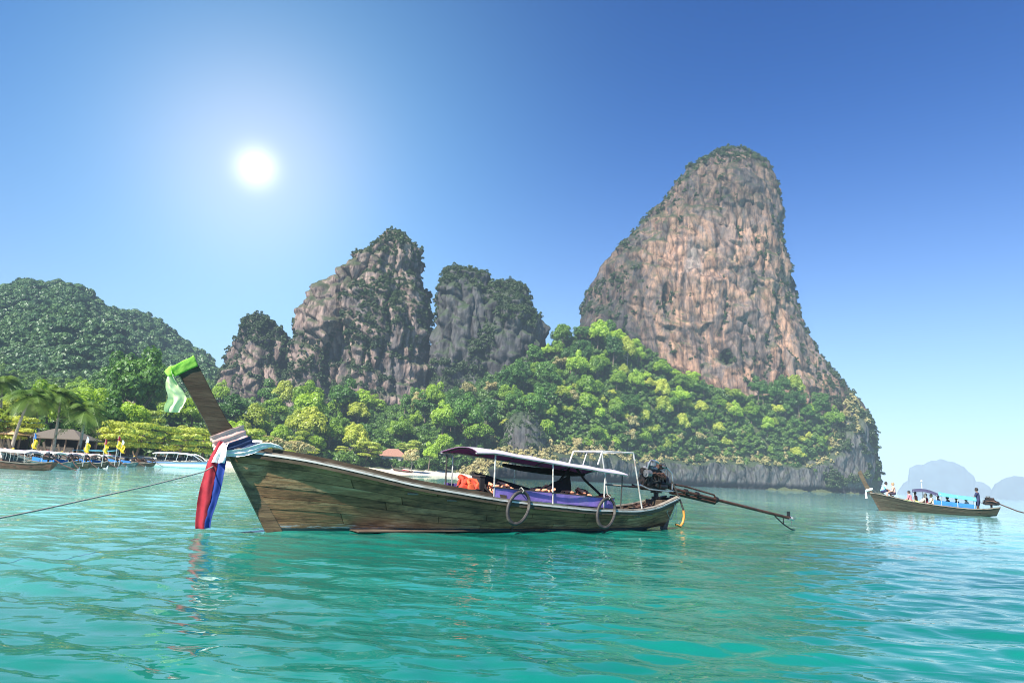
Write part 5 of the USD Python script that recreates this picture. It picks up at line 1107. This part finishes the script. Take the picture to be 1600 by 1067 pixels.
# ------------------------------------------------------------------ smaller long boats
def small_boat(label, loc, rz, Lb=9.0, canopy=None, cloth=None, prow_cloth='cloth_pink', engine=True, group=None, hull_m='hull_wood', bowh=1.35, roofz=1.55, roof_x=(0.36, 0.80), tail=(3.4, -0.5), name='longtail_boat', ph=1.3):
    k = Lb / 11.0
    bt = Boat(A([-0.95, -0.6, 0.3, 1.35, 2.45, 3.3, 4.5, 5.85, 7.65, 9.0, 10.0, 10.6, 11.2]) * k, A([0.07, 0.15, 0.36, 0.56, 0.70, 0.77, 0.83, 0.86, 0.81, 0.71, 0.56, 0.42, 0.26]) * (0.35 + 0.6 * k), A([1.50, 1.465, 1.37, 1.2, 1.0, 0.9, 0.78, 0.68, 0.58, 0.55, 0.60, 0.70, 0.80]) * bowh / 1.5, stem=(-1.0 * k, bowh), Ls=10.75 * k)
    t = thing(name, label, 'boat', loc, rz, group)
    O = lambda n, m, mat, sm_=35, par=None: obj(n, m, M[mat], par or t, sm_)
    h = O('hull', hull_shell(bt, 40, 8, 0.0), hull_m); NSB = 5
    for side in (-1, 1):
        for q in range(NSB):                                        # strakes, lapped
            t0, t1 = q / NSB + 0.006, (q + 1) / NSB - 0.012; u = np.linspace(0, 1, 26)[:, None]; tt_ = np.array([[t0, t1]]) + 0 * u; a_ = bt.pt(u + 0 * tt_, tt_, side, 0.02); b_ = bt.pt(u + 0 * tt_, tt_, side, 0.002)
            O('strake', MB().slab(a_ if side < 0 else a_[:, ::-1], (a_ - b_) if side < 0 else (a_ - b_)[:, ::-1]), hull_m, 40, h)
        O('gunwale', sweep(bt.edge(side, 0.01, 1, 40, 0.0, 0.02), 0.11, 0.05), 'deck_wood')
    x0, z0 = -0.95 * k, bowh; O('prow', prism([(x0 - 0.24 * k, z0 + 0.02), (x0 + 0.32 * k, z0 + 0.02), (x0 - 0.30 * k, z0 + 0.5 * ph), (x0 - 0.78 * k, z0 + ph), (x0 - 1.12 * k, z0 + 0.88 * ph), (x0 - 0.7 * k, z0 + 0.44 * ph)], -0.05, 0.05), 'prow_wood')
    O('stem', prism([(0.03, -0.2), (x0, z0 + 0.02), (x0 + 0.2 * k, z0 + 0.05), (0.34 * k, -0.2)], -0.055, 0.055), 'prow_wood')
    dk = bt.pt(np.linspace(0.03, 0.17, 8), np.ones(8), 1, -0.05); O('foredeck', MB().slab(np.stack([dk * A([1, -1, 1]), dk], 1)[:, ::-1] - A([0, 0, 0.03]), (0, 0, 0.03)), 'deck_wood')
    for q, x in enumerate(np.linspace(0.3, 0.84, 5) * Lb):
        O('thwart', MB().box((x, 0, float(bt.gi(x)) - 0.2), (0.24, 2 * float(bt.bi(x)) - 0.1, 0.03), bev=0.005), 'inner_wood')
    if canopy:
        xa, xb = roof_x[0] * Lb, roof_x[1] * Lb; hb = float(bt.bi(0.5 * Lb)) - 0.03; xs_ = np.linspace(xa, xb, 14); ys_ = np.linspace(-hb, hb, 9); X_, Y_ = np.meshgrid(xs_, ys_, indexing='ij'); Z_ = roofz - 0.06 * (X_ - xa) / (xb - xa) * 2 - 0.16 * (Y_ / hb) ** 2
        c = O('canopy', MB().slab(np.stack([X_, Y_, Z_], -1), (0, 0, 0.02)), canopy, True)
        for side in (-1, 1):
            for x in np.linspace(xa + 0.1, xb - 0.1, 4):
                zt = roofz - 0.12 * (x - xa) / (xb - xa) - 0.17; O('canopy_post', MB().cyl((x, side * (float(bt.bi(x)) - 0.04), float(bt.gi(x))), (x, side * (hb - 0.03), zt), 0.018, 6), 'pole')
            O('roof_edge', MB().tube(np.stack([xs_, 0 * xs_ + side * hb, roofz - 0.12 * (xs_ - xa) / (xb - xa) - 0.18], -1), 0.018, 5), 'pole')
    if cloth:
        for side in (-1, 1):
            xa, xb = (roof_x[0] + 0.14) * Lb, (roof_x[1] + 0.02) * Lb; za, zb_ = float(bt.gi(xa)), float(bt.gi(xb)); ya, yb = side * (float(bt.bi(xa)) - 0.02), side * (float(bt.bi(xb)) - 0.02)
            O('side_cloth', sheet([(xa, ya, za + 0.36), (xb, yb, zb_ + 0.30), (xb, yb, zb_ + 0.04), (xa, ya, za + 0.04)], 20, 4, 0.015, 3), cloth, True)
    if prow_cloth:
        c = A([x0 - 0.02, 0, z0 + 0.22]); q = np.linspace(0, 2 * math.pi, 16, endpoint=False)
        O('prow_wrap', MB().tube(np.stack([c[0] + 0.30 * k * np.cos(q), 0.085 * np.sin(q), c[2] + 0.10 * k * np.cos(q)], -1), 0.055, 7, closed=True, flat=1.5), prow_cloth, True)
        O('prow_wrap_tail', ribbon([c + A([-0.3 * k, 0, 0]), c + A([-0.36 * k, 0.04, -0.25]), c + A([-0.34 * k, 0.05, -0.62])], [0.08, 0.16, 0.15], (0.7, -0.5, 0), 1.5, 0.02, 1, n=14, m=6), prow_cloth, True)
    if engine:
        x = 10.35 * k; z = float(bt.gi(x)); R_ = rotz(math.atan2(tail[1], tail[0])); at_ = lambda p: A([x, 0, z]) + R_ @ A(p)
        e = O('engine_block', MB().box(at_((0, 0, .42)), (.66, .36, .36), R_, .04).box(at_((-.02, 0, .66)), (.54, .24, .16), R_, .04), 'iron')
        O('air_cleaner', MB().cyl(at_((-.1, 0, .74)), at_((-.1, 0, .84)), .13, 14), 'alloy', par=e); O('pulley', MB().cyl(at_((-.42, 0, .42)), at_((-.35, 0, .42)), .14, 14), 'iron', par=e); O('exhaust', MB().tube([at_((-.2, -.18, .5)), at_((.1, -.27, .52)), at_((.36, -.25, .45))], .04, 6), 'rusty', par=e)
        O('swivel', MB().cyl(at_((.05, 0, -.05)), at_((.05, 0, .28)), .07, 10), 'iron'); O('tiller', MB().tube([at_((-.35, 0, .34)), at_((-1.0, 0, .50)), at_((-1.7, 0.05, .60))], [.03, .024, .018], 6), 'iron')
        O('gearbox', MB().cyl(at_((.33, 0, .40)), at_((.52, 0, .36)), .17, 14, .10), 'iron'); ln_ = math.hypot(*tail)
        O('shaft', MB().tube([at_((.45, 0, .38)), at_((ln_ * 0.5, 0, .06 - z * 0.2)), at_((ln_, 0, .04 - z * 0.85))], .04, 7), 'rusty')
        O('propeller', MB().cyl(at_((ln_ - .05, 0, .05 - z * 0.85)), at_((ln_ + .06, 0, .02 - z * 0.85)), .05, 8).box(at_((ln_, 0, .04 - z * 0.85)), (.03, .05, .32), R_).box(at_((ln_, 0, .04 - z * 0.85)), (.03, .32, .05), R_), 'steel')
    return t, bt


# the boat with passengers at the right
b2, s2 = G(1375, 797), G(1561, 808); ax2 = (s2 - b2) / np.linalg.norm(s2 - b2); L2 = np.linalg.norm(s2 - b2); rz2 = math.atan2(ax2[1], ax2[0])
t2, bt2 = small_boat('longtail boat full of passengers under a light blue awning at the right', b2, rz2, L2 * 1.0, None, 'cloth_deepblue', 'cloth_white', True, None, 'hull_dark', 1.22, 1.5, (0.34, 0.80), (2.9, -0.35), ph=1.65)
k2 = L2 / 11; W2 = lambda p: b2 + rotz(rz2) @ A(p)
for nm, xa, xb, za, zb_, m_ in (('front_awning', .30, .52, 1.62, 1.40, 'awning_dark'), ('awning', .525, .83, 1.52, 1.28, 'awning_blue')):
    xs_ = np.linspace(xa, xb, 10) * L2; ys_ = np.linspace(-.62, .62, 9); X_, Y_ = np.meshgrid(xs_, ys_, indexing='ij'); f_ = (X_ - xs_[0]) / (xs_[-1] - xs_[0]); hump = 0.16 * np.sin(np.clip(f_, 0, 1) * math.pi) if nm == 'front_awning' else -0.05 * np.sin(f_ * math.pi)
    obj(nm, MB().slab(np.stack([X_, Y_, za + (zb_ - za) * f_ + hump - 0.20 * (Y_ / .62) ** 2], -1), (0, 0, 0.02)), M[m_], t2, True)
    if nm == 'awning':
        obj('awning_skirt', sheet([(xs_[0], -.63, za - .19), (xs_[-1], -.63, zb_ - .19), (xs_[-1], -.63, zb_ - .29), (xs_[0], -.63, za - .27)], 14, 4, .02, 5), M[m_], t2, True)
    for side in (-1, 1):
        for f2 in (0.06, 0.5, 0.94):
            x = xs_[0] + f2 * (xs_[-1] - xs_[0]); obj('awning_post', MB().cyl((x, side * (float(bt2.bi(x)) - .04), float(bt2.gi(x))), (x, side * .58, za + (zb_ - za) * f2 - .12), .018, 6), M['pole'], t2)
obj('mast', MB().cyl((.385 * L2, 0, 0.4), (.385 * L2, 0, 2.2), 0.02, 6).tm(trimesh.creation.icosphere(1, 0.07).apply_translation([.385 * L2, 0, 2.22])), M['rub_white'], t2)
G2 = 'passengers of the right boat'
gz2 = lambda f_: float(bt2.gi(f_ * L2))
person('person in a light blue and white shirt crouching at the bow', W2((.03 * L2, .0, gz2(.03) + .15)), rz2 + 0.2, 'lean', 'skin_tan', 'cloth_cyan', 'shirt_navy', group=G2)
person('bare-chested person sitting upright behind the one at the bow', W2((.135 * L2, 0, gz2(.135) + .20)), rz2 + 3.2, 'sit', 'skin_light', None, 'shorts_dark', 'hair_fair', G2)
row = [(.275, -.22, 'sit', 'skin_light', 'shirt_pink', 'shorts_lime', 'hair_dark', 'person in a pink top, first of the row under the dark awning'), (.325, .12, 'sit', 'skin_tan', 'shirt_maroon', 'shorts_dark', 'hair_dark', 'person in a maroon top beneath the front edge of the dark awning'),
       (.365, -.12, 'recline', 'skin_light', 'shirt_cream', 'shorts_lime', 'hair_fair', 'fair-haired person in a cream top leaning back low at the near gunwale'), (.415, .05, 'sit', 'skin_tan', 'shirt_maroon', 'shorts_dark', 'hair_dark', 'person with dark hair and a maroon shirt under the middle of the dark awning'),
       (.465, -.25, 'sit', 'skin_light', 'shirt_cream', 'shorts_dark', 'hair_fair', 'person in a cream shirt where the two awnings meet'), (.52, .0, 'sit', 'skin_tan', 'shirt_dark', 'shorts_dark', 'hair_dark', 'person in a dark shirt just ahead of the blue side cloth'),
       (.60, .1, 'sit', 'skin_tan', 'shirt_dark', 'shorts_dark', 'hair_dark', 'person in a dark shirt under the front of the light blue awning'), (.675, -.05, 'sit', 'skin_tan', 'shirt_dark', 'shorts_dark', 'hair_dark', 'person in a dark shirt under the middle of the light blue awning'), (.755, .1, 'sit', 'skin_tan', 'shirt_white', 'shorts_dark', 'hair_dark', 'person in a white shirt under the rear of the light blue awning')]
for f_, y, ps, sk, tp, bo, hr, lb in row:
    person(lb, W2((f_ * L2, y, gz2(f_) - .10)), rz2 + 3.14 + (0.25 * math.sin(f_ * 40) if ps == 'sit' else 0.0), ps, sk, tp, bo, hr, G2, 0.96)
person('boatman in dark clothes standing at the stern with the tiller', W2((.845 * L2, .0, gz2(.845) - .30)), rz2 + 2.9, 'stand', 'skin_brown', 'shirt_navy', 'shirt_navy', 'hair_dark', None, 1.0)

# ------------------------------------------------------------------ boats moored along the beach at the left
GM = 'longtail boats moored off the beach at the left'
moor = [(80, 736, 9.5, 0.06, 'roof_cloth', None, 'red-brown longtail boat nearest in the moored row at the left edge', 'hull_red', (3.0, -.2)), (112, 734, 9.0, -0.10, 'white_paint', 'cloth_deepblue', 'moored longtail boat with a white roof and blue side cloth at the far left', 'hull_teal', (2.6, -.9)),
        (60, 731, 8.5, 0.10, 'white_paint', None, 'white-roofed longtail boat at the left edge behind the red-brown one', 'prow_wood', (1.6, -.3)), (138, 733, 9.0, 0.02, 'roof_cloth', None, 'moored dark longtail boat with a pale roof left of the middle of the row', 'prow_wood', (2.2, -.6)),
        (120, 730, 8.5, 0.12, 'cloth_pink', None, 'moored longtail boat with a salmon roof half hidden in the row', 'inner_wood', (1.4, -.2)), (165, 732, 8.5, -0.06, 'cloth_pink', 'cloth_deepblue', 'moored longtail boat with a faded pink roof and blue side cloth', 'hull_dark', (2.6, -.4)),
        (186, 730, 8.5, 0.05, 'white_paint', None, 'moored longtail boat with a small white roof under the flags', 'inner_wood', (2.0, -.5)), (212, 730, 8.5, 0.05, None, 'cloth_deepblue', 'open moored longtail boat with a low blue side cloth', 'hull_teal', (2.4, -.5)), (240, 729, 8.5, 0.0, None, None, 'open grey longtail boat at the right end of the moored row', 'hull_dark', (2.4, -.2)),
        (268, 728.5, 8.5, -0.04, None, None, 'dark open longtail boat before the stern of the speedboat', 'hull_red', (2.4, -.2)), (312, 728, 9.0, 0.05, None, None, 'farthest grey longtail boat of the moored row under the speedboat', 'deck_wood', (2.6, -.2)),
        (38, 729, 8.5, 0.04, 'roof_cloth', None, 'pale-roofed longtail boat in the second moored row at the picture edge', 'hull_dark', (1.8, -.2)), (92, 729, 8.0, -0.05, 'white_paint', None, 'white-roofed longtail boat in the second moored row behind the teal one', 'hull_red', (1.6, -.3)),
        (150, 728.5, 8.0, 0.08, 'awning_dark', None, 'dark-roofed longtail boat in the second moored row under the red-topped flag', 'hull_dark', (1.6, -.2)), (200, 728, 8.0, -0.04, 'roof_cloth', None, 'pale-roofed longtail boat in the second moored row right of the flags', 'hull_dark', (1.6, -.2)), (226, 728, 8.0, 0.06, None, None, 'low brown longtail boat in the second moored row near the speedboat', 'hull_red', (2.0, -.4))]
for i, (px, py, Lb, dr, cn, clh, lb, hm, tl) in enumerate(moor):
    s_ = G(px, py); a_ = math.atan2(-0.30, 0.95) + dr; d_ = A([math.cos(a_), math.sin(a_), 0]); small_boat(lb, s_ - d_ * Lb * 0.99, a_, Lb, cn, clh, None if i < 2 else ['cloth_yellow', 'cloth_pink', 'cloth_red'][i % 3], True, GM, hm, 1.25, 1.5, (0.38, 0.80), tl)

# flags on poles standing in the moored boats
for i, (px, py, Y, m1, m2, lb) in enumerate([(52, 692, 62, 'cloth_yellow', 'cloth_deepblue', 'tall yellow and blue flag farthest left above the moored boats'), (134, 698, 60, 'cloth_yellow', 'cloth_white', 'yellow and white flag above the pink roofed boat'), (163, 700, 66, 'cloth_yellow', 'cloth_red', 'yellow flag with a red top in the middle of the moored row'), (184, 694, 72, 'cloth_yellow', 'cloth_red', 'yellow and red flag at the right end of the flags'), (190, 700, 74, 'cloth_yellow', 'cloth_white', 'small yellow and white flag beside the rightmost pair')]):
    q = P(px, py, Y); t = thing('flag', lb, 'flag', (q[0], q[1], 0.3), 0.0, 'flags on the moored boats'); h = q[2] - 0.3 + 0.4
    obj('flagpole', MB().cyl((0, 0, 0), (0, 0, h), 0.03, 6), M['pole'], t); obj('flag_cloth', ribbon([(0.03, 0, h - .05), (0.16, 0.03, h - .30), (0.10, -0.02, h - .6), (0.26, 0.05, h - .9)], [0.15, 0.40, 0.42, 0.22], (1, 0.25, 0), 1.2, 0.06, i, n=16, m=7), M[m1], t, True); obj('flag_top', ribbon([(0.02, 0, h + .45), (0.06, 0.02, h + .2), (0.04, 0, h - .04)], [0.1, 0.22, 0.25], (1, 0.25, 0), 1.0, 0.03, i, n=10, m=5), M[m2], t, True)
    obj('flagpole_tip', MB().cyl((0, 0, h), (0, 0, h + .5), 0.02, 6), M['pole'], t)

# speedboat
q = G(282, 728); sp = thing('speedboat', 'white speedboat with a long open-sided roof moored behind the prow', 'speedboat', P(285, 727.5, 112) * A([1, 1, 0]), -0.06); Ls_ = 10.5; u = np.linspace(-1, 1, 24)
hb_ = 1.25 * np.clip(1 - np.clip(u, 0, 1) ** 3.2, 0.02, 1) * np.where(u < -0.9, 0.97, 1); sheer = 0.95 + 0.35 * np.clip(u, 0, 1) ** 1.5; g = []
for yk, zk in ((0.0, -0.35), (0.62, -0.12), (0.92, 0.25), (1.0, 1.0)):
    g.append(np.stack([u * Ls_ / 2 * (0.94 + 0.06 * max(zk, 0)), hb_ * yk, np.where(zk > 0.9, sheer, zk + 0.2 * np.clip(u, 0, 1) ** 3 * (1 - zk))], -1))
g = np.stack(g, 1); fl = g[:, ::-1] * A([1, -1, 1]); full = np.concatenate([fl, g[:, 1:]], 1); mb = MB(); mb.add(full.reshape(-1, 3), grid_faces(*full.shape[:2])); mb.add(np.vstack([full[0], [[-Ls_ / 2 * 0.95, 0, 0.3]]]), [[k, k + 1, len(full[0])] for k in range(len(full[0]) - 1)])
hs = obj('hull', mb, M['white_paint'], sp, 40); dk = np.stack([g[:, -1] * A([1, -1, 1]), g[:, -1]], 1) - A([0, 0, 0.10]); obj('deck', MB().slab(dk, (0, 0, 0.03)), M['deck_wood'], sp)
for side in (-1, 1):
    obj('stripe', MB().tube(g[:, -1] * A([1, side, 1]) + A([0, side * 0.01, -0.22]), 0.05, 6), M['cloth_deepblue'], sp); obj('rub_strake', MB().tube(g[:, -1] * A([1, side, 1]) + A([0, side * 0.01, 0]), 0.045, 6), M['rubber'], sp)
    for x in (-4.2, -2.4, -0.6, 1.0): obj('roof_post', MB().cyl((x, side * 1.12, 0.85), (x + 0.25, side * 1.0, 2.25), 0.035, 6), M['white_paint'], sp)
    obj('roof_strut', MB().tube([(3.6, side * 0.7, 1.2), (2.2, side * 1.0, 2.0), (1.2, side * 1.05, 2.28)], 0.04, 6), M['white_paint'], sp)
X_, Y_ = np.meshgrid(np.linspace(-4.6, 1.9, 14), np.linspace(-1.15, 1.15, 7), indexing='ij'); obj('roof', MB().slab(np.stack([X_, Y_, 2.42 - 0.12 * Y_ ** 2 - 0.10 * np.clip((X_ - 0.5) / 1.4, 0, 1) ** 2 - 0.015 * (X_ + 1.5) ** 2], -1), (0, 0, 0.08)), M['white_paint'], sp, True)
M['tinted'] = usdkit.material(stage, L + 'tinted', {'p': ('principled_bsdf', {'base_color': (0.02, 0.03, 0.035), 'roughness': 0.05})}, [], surface='p.BSDF')
obj('windscreen', MB().slab(A([[(2.9, -0.85, 1.15), (2.9, 0.85, 1.15)], [(1.7, -1.0, 2.0), (1.7, 1.0, 2.0)]]), (0.02, 0, 0.02)), M['tinted'], sp)
for k in range(5): obj('bench_seat', MB().box((-3.6 + 1.05 * k, 0, 1.15), (0.5, 2.0, 0.12), bev=0.03).box((-3.84 + 1.05 * k, 0, 1.4), (0.1, 2.0, 0.5), bev=0.03), M['tinted'], sp)
obj('outboard_motor', MB().box((-5.35, 0.4, 0.95), (0.5, 0.4, 0.55), bev=0.08).box((-5.35, -0.4, 0.95), (0.5, 0.4, 0.55), bev=0.08).box((-5.35, 0.4, 0.3), (0.2, 0.12, 0.9), bev=0.02).box((-5.35, -0.4, 0.3), (0.2, 0.12, 0.9), bev=0.02), M['iron'], sp)

# ------------------------------------------------------------------ buildings and small things on the beach
M['thatch'] = plain('thatch', (0.13, 0.11, 0.085), 0.95, var=0.35, scale=4, bump=0.05, stretch=(6, 6, 1)); M['wall_pale'] = plain('wall_pale', (0.46, 0.45, 0.42), 0.9, var=0.1, dirt=(0.25, 0.25, 0.22)); M['tile_red'] = plain('tile_red', (0.30, 0.15, 0.10), 0.8, var=0.25, scale=3, dirt=(0.25, 0.15, 0.11)); M['dark_room'] = plain('dark_room', (0.035, 0.035, 0.03), 0.9); M['parasol'] = plain('parasol', (0.62, 0.38, 0.20), 0.8, var=0.15)


def hip_roof(w, d, h, over, z):
    a, b = w / 2 + over, d / 2 + over; r_ = max(a - b, 0.2); v = [(-a, -b, z), (a, -b, z), (a, b, z), (-a, b, z), (-r_, 0, z + h), (r_, 0, z + h), (-a, -b, z - .12), (a, -b, z - .12), (a, b, z - .12), (-a, b, z - .12)]
    return MB().add(v, [[0, 1, 5], [0, 5, 4], [1, 2, 5], [2, 3, 4], [2, 4, 5], [3, 0, 4], [0, 6, 7], [0, 7, 1], [1, 7, 8], [1, 8, 2], [2, 8, 9], [2, 9, 3], [3, 9, 6], [3, 6, 0], [6, 9, 8], [6, 8, 7]])


def house(name, label, px, Y, w, d, h, rh, roof_m, wall_m, open_=False, rz=0.1, over=0.7, cat='building'):
    q = P(px, 730, Y); z = gh(q[0], q[1]); t = thing(name, label, cat, (q[0], q[1], z), rz)
    obj('floor_slab', MB().box((0, 0, 0.1), (w + .3, d + .3, .5)), M['wall_pale'], t)
    if open_:
        for x in np.linspace(-w / 2, w / 2, 5):
            for y in (-d / 2, d / 2): obj('pillar', MB().box((x, y, h / 2 + .3), (.18, .18, h - .1)), M['bark'], t)
        obj('back_wall', MB().box((0, d / 2 - .3, h / 2 + .3), (w - .4, .12, h - .1)), M['dark_room'], t); obj('counter', MB().box((0, -d / 2 + .9, .85), (w * .7, .5, 1.0), bev=.02), M['deck_wood'], t)
    else:
        obj('wall', MB().box((0, 0, h / 2 + .33), (w, d, h)), M[wall_m], t)
        n = max(int(w / 2.4), 2)
        for k in range(n):
            x = -w / 2 + (k + .5) * w / n; f = obj('window' if k != n // 2 else 'door', MB().box((x, -d / 2 - .03, h / 2 + (.45 if k != n // 2 else .0)), (1.1, .08, 1.2 if k != n // 2 else 2.0)), M['deck_wood'], t); obj('pane' if k != n // 2 else 'door_leaf', MB().box((x, -d / 2 - .075, h / 2 + (.45 if k != n // 2 else .0)), (.9, .03, 1.0 if k != n // 2 else 1.8)), M['tinted'], f)
    obj('roof', hip_roof(w, d, rh, over, h + .35), M[roof_m], t, False)
    return t


house('beach_hut', 'low open beach hut with a brown thatched roof under the palms', 90, 112, 8.0, 5, 2.3, 1.6, 'thatch', None, True, 0.05)
house('beach_hut', 'open hut with pale orange roof at the left picture edge', 2, 100, 4.5, 4, 2.2, 0.9, 'parasol', None, True, 0.0)
house('pavilion', 'pavilion with a terracotta roof behind the small beach', 612, 278, 11, 7, 3.0, 3.0, 'tile_red', 'wall_pale', False, 0.1)
house('resort_building', 'long low grey building among the trees left of the terracotta pavilion', 566, 284, 17, 7, 3.2, 1.8, 'thatch', 'wall_pale', False, 0.05)
q = P(630, 735, 262); t_, _ = small_boat('small red-brown boat drawn up on the small beach', (q[0] - 3.5, q[1] + 0.8, gh(q[0], q[1]) - 0.05), -0.25, 7.5, 'inner_wood', 'cloth_red', None, False, None, 'rusty', 1.25, 1.9, (0.3, 0.8))
for i, (px, Y, w, lb) in enumerate([(150, 96, 1, 'blue awning on four poles behind the yellow flags')]):
    q = P(px, 705, Y); t = thing('awning', lb, 'awning', (q[0], q[1], gh(q[0], q[1])), 0.1); obj('awning_cloth', sheet([(-2.4, -1.5, 2.2), (2.4, -1.5, 2.3), (2.4, 1.5, 2.5), (-2.4, 1.5, 2.4)], 14, 8, .06, 3), M['awning_blue'], t, True)
    for x in (-2.3, 2.3):
        for y in (-1.4, 1.4): obj('awning_post', MB().cyl((x, y, -0.2), (x, y, 2.3), .04, 6), M['pole'], t)
pr_ = POSES
for i, (px, Y, lb, sk, tp, bo) in enumerate([(168, 84, 'person in a white shirt standing on the sand under the blue awning', 'skin_tan', 'shirt_white', 'shirt_navy'), (116, 80, 'person in a cream shirt standing on the beach behind the moored boats', 'skin_light', 'shirt_cream', 'shorts_dark'), (140, 90, 'bare-chested person standing on the beach left of the blue awning', 'skin_light', None, 'shorts_lime'), (98, 82, 'person in a pink top standing on the beach by the thatched hut', 'skin_light', 'shirt_pink', 'shorts_dark')]):
    q = P(px, 712, Y); person(lb, (q[0], q[1], gh(q[0], q[1]) - .02), -1.4 + i, 'stand', sk, tp, bo)
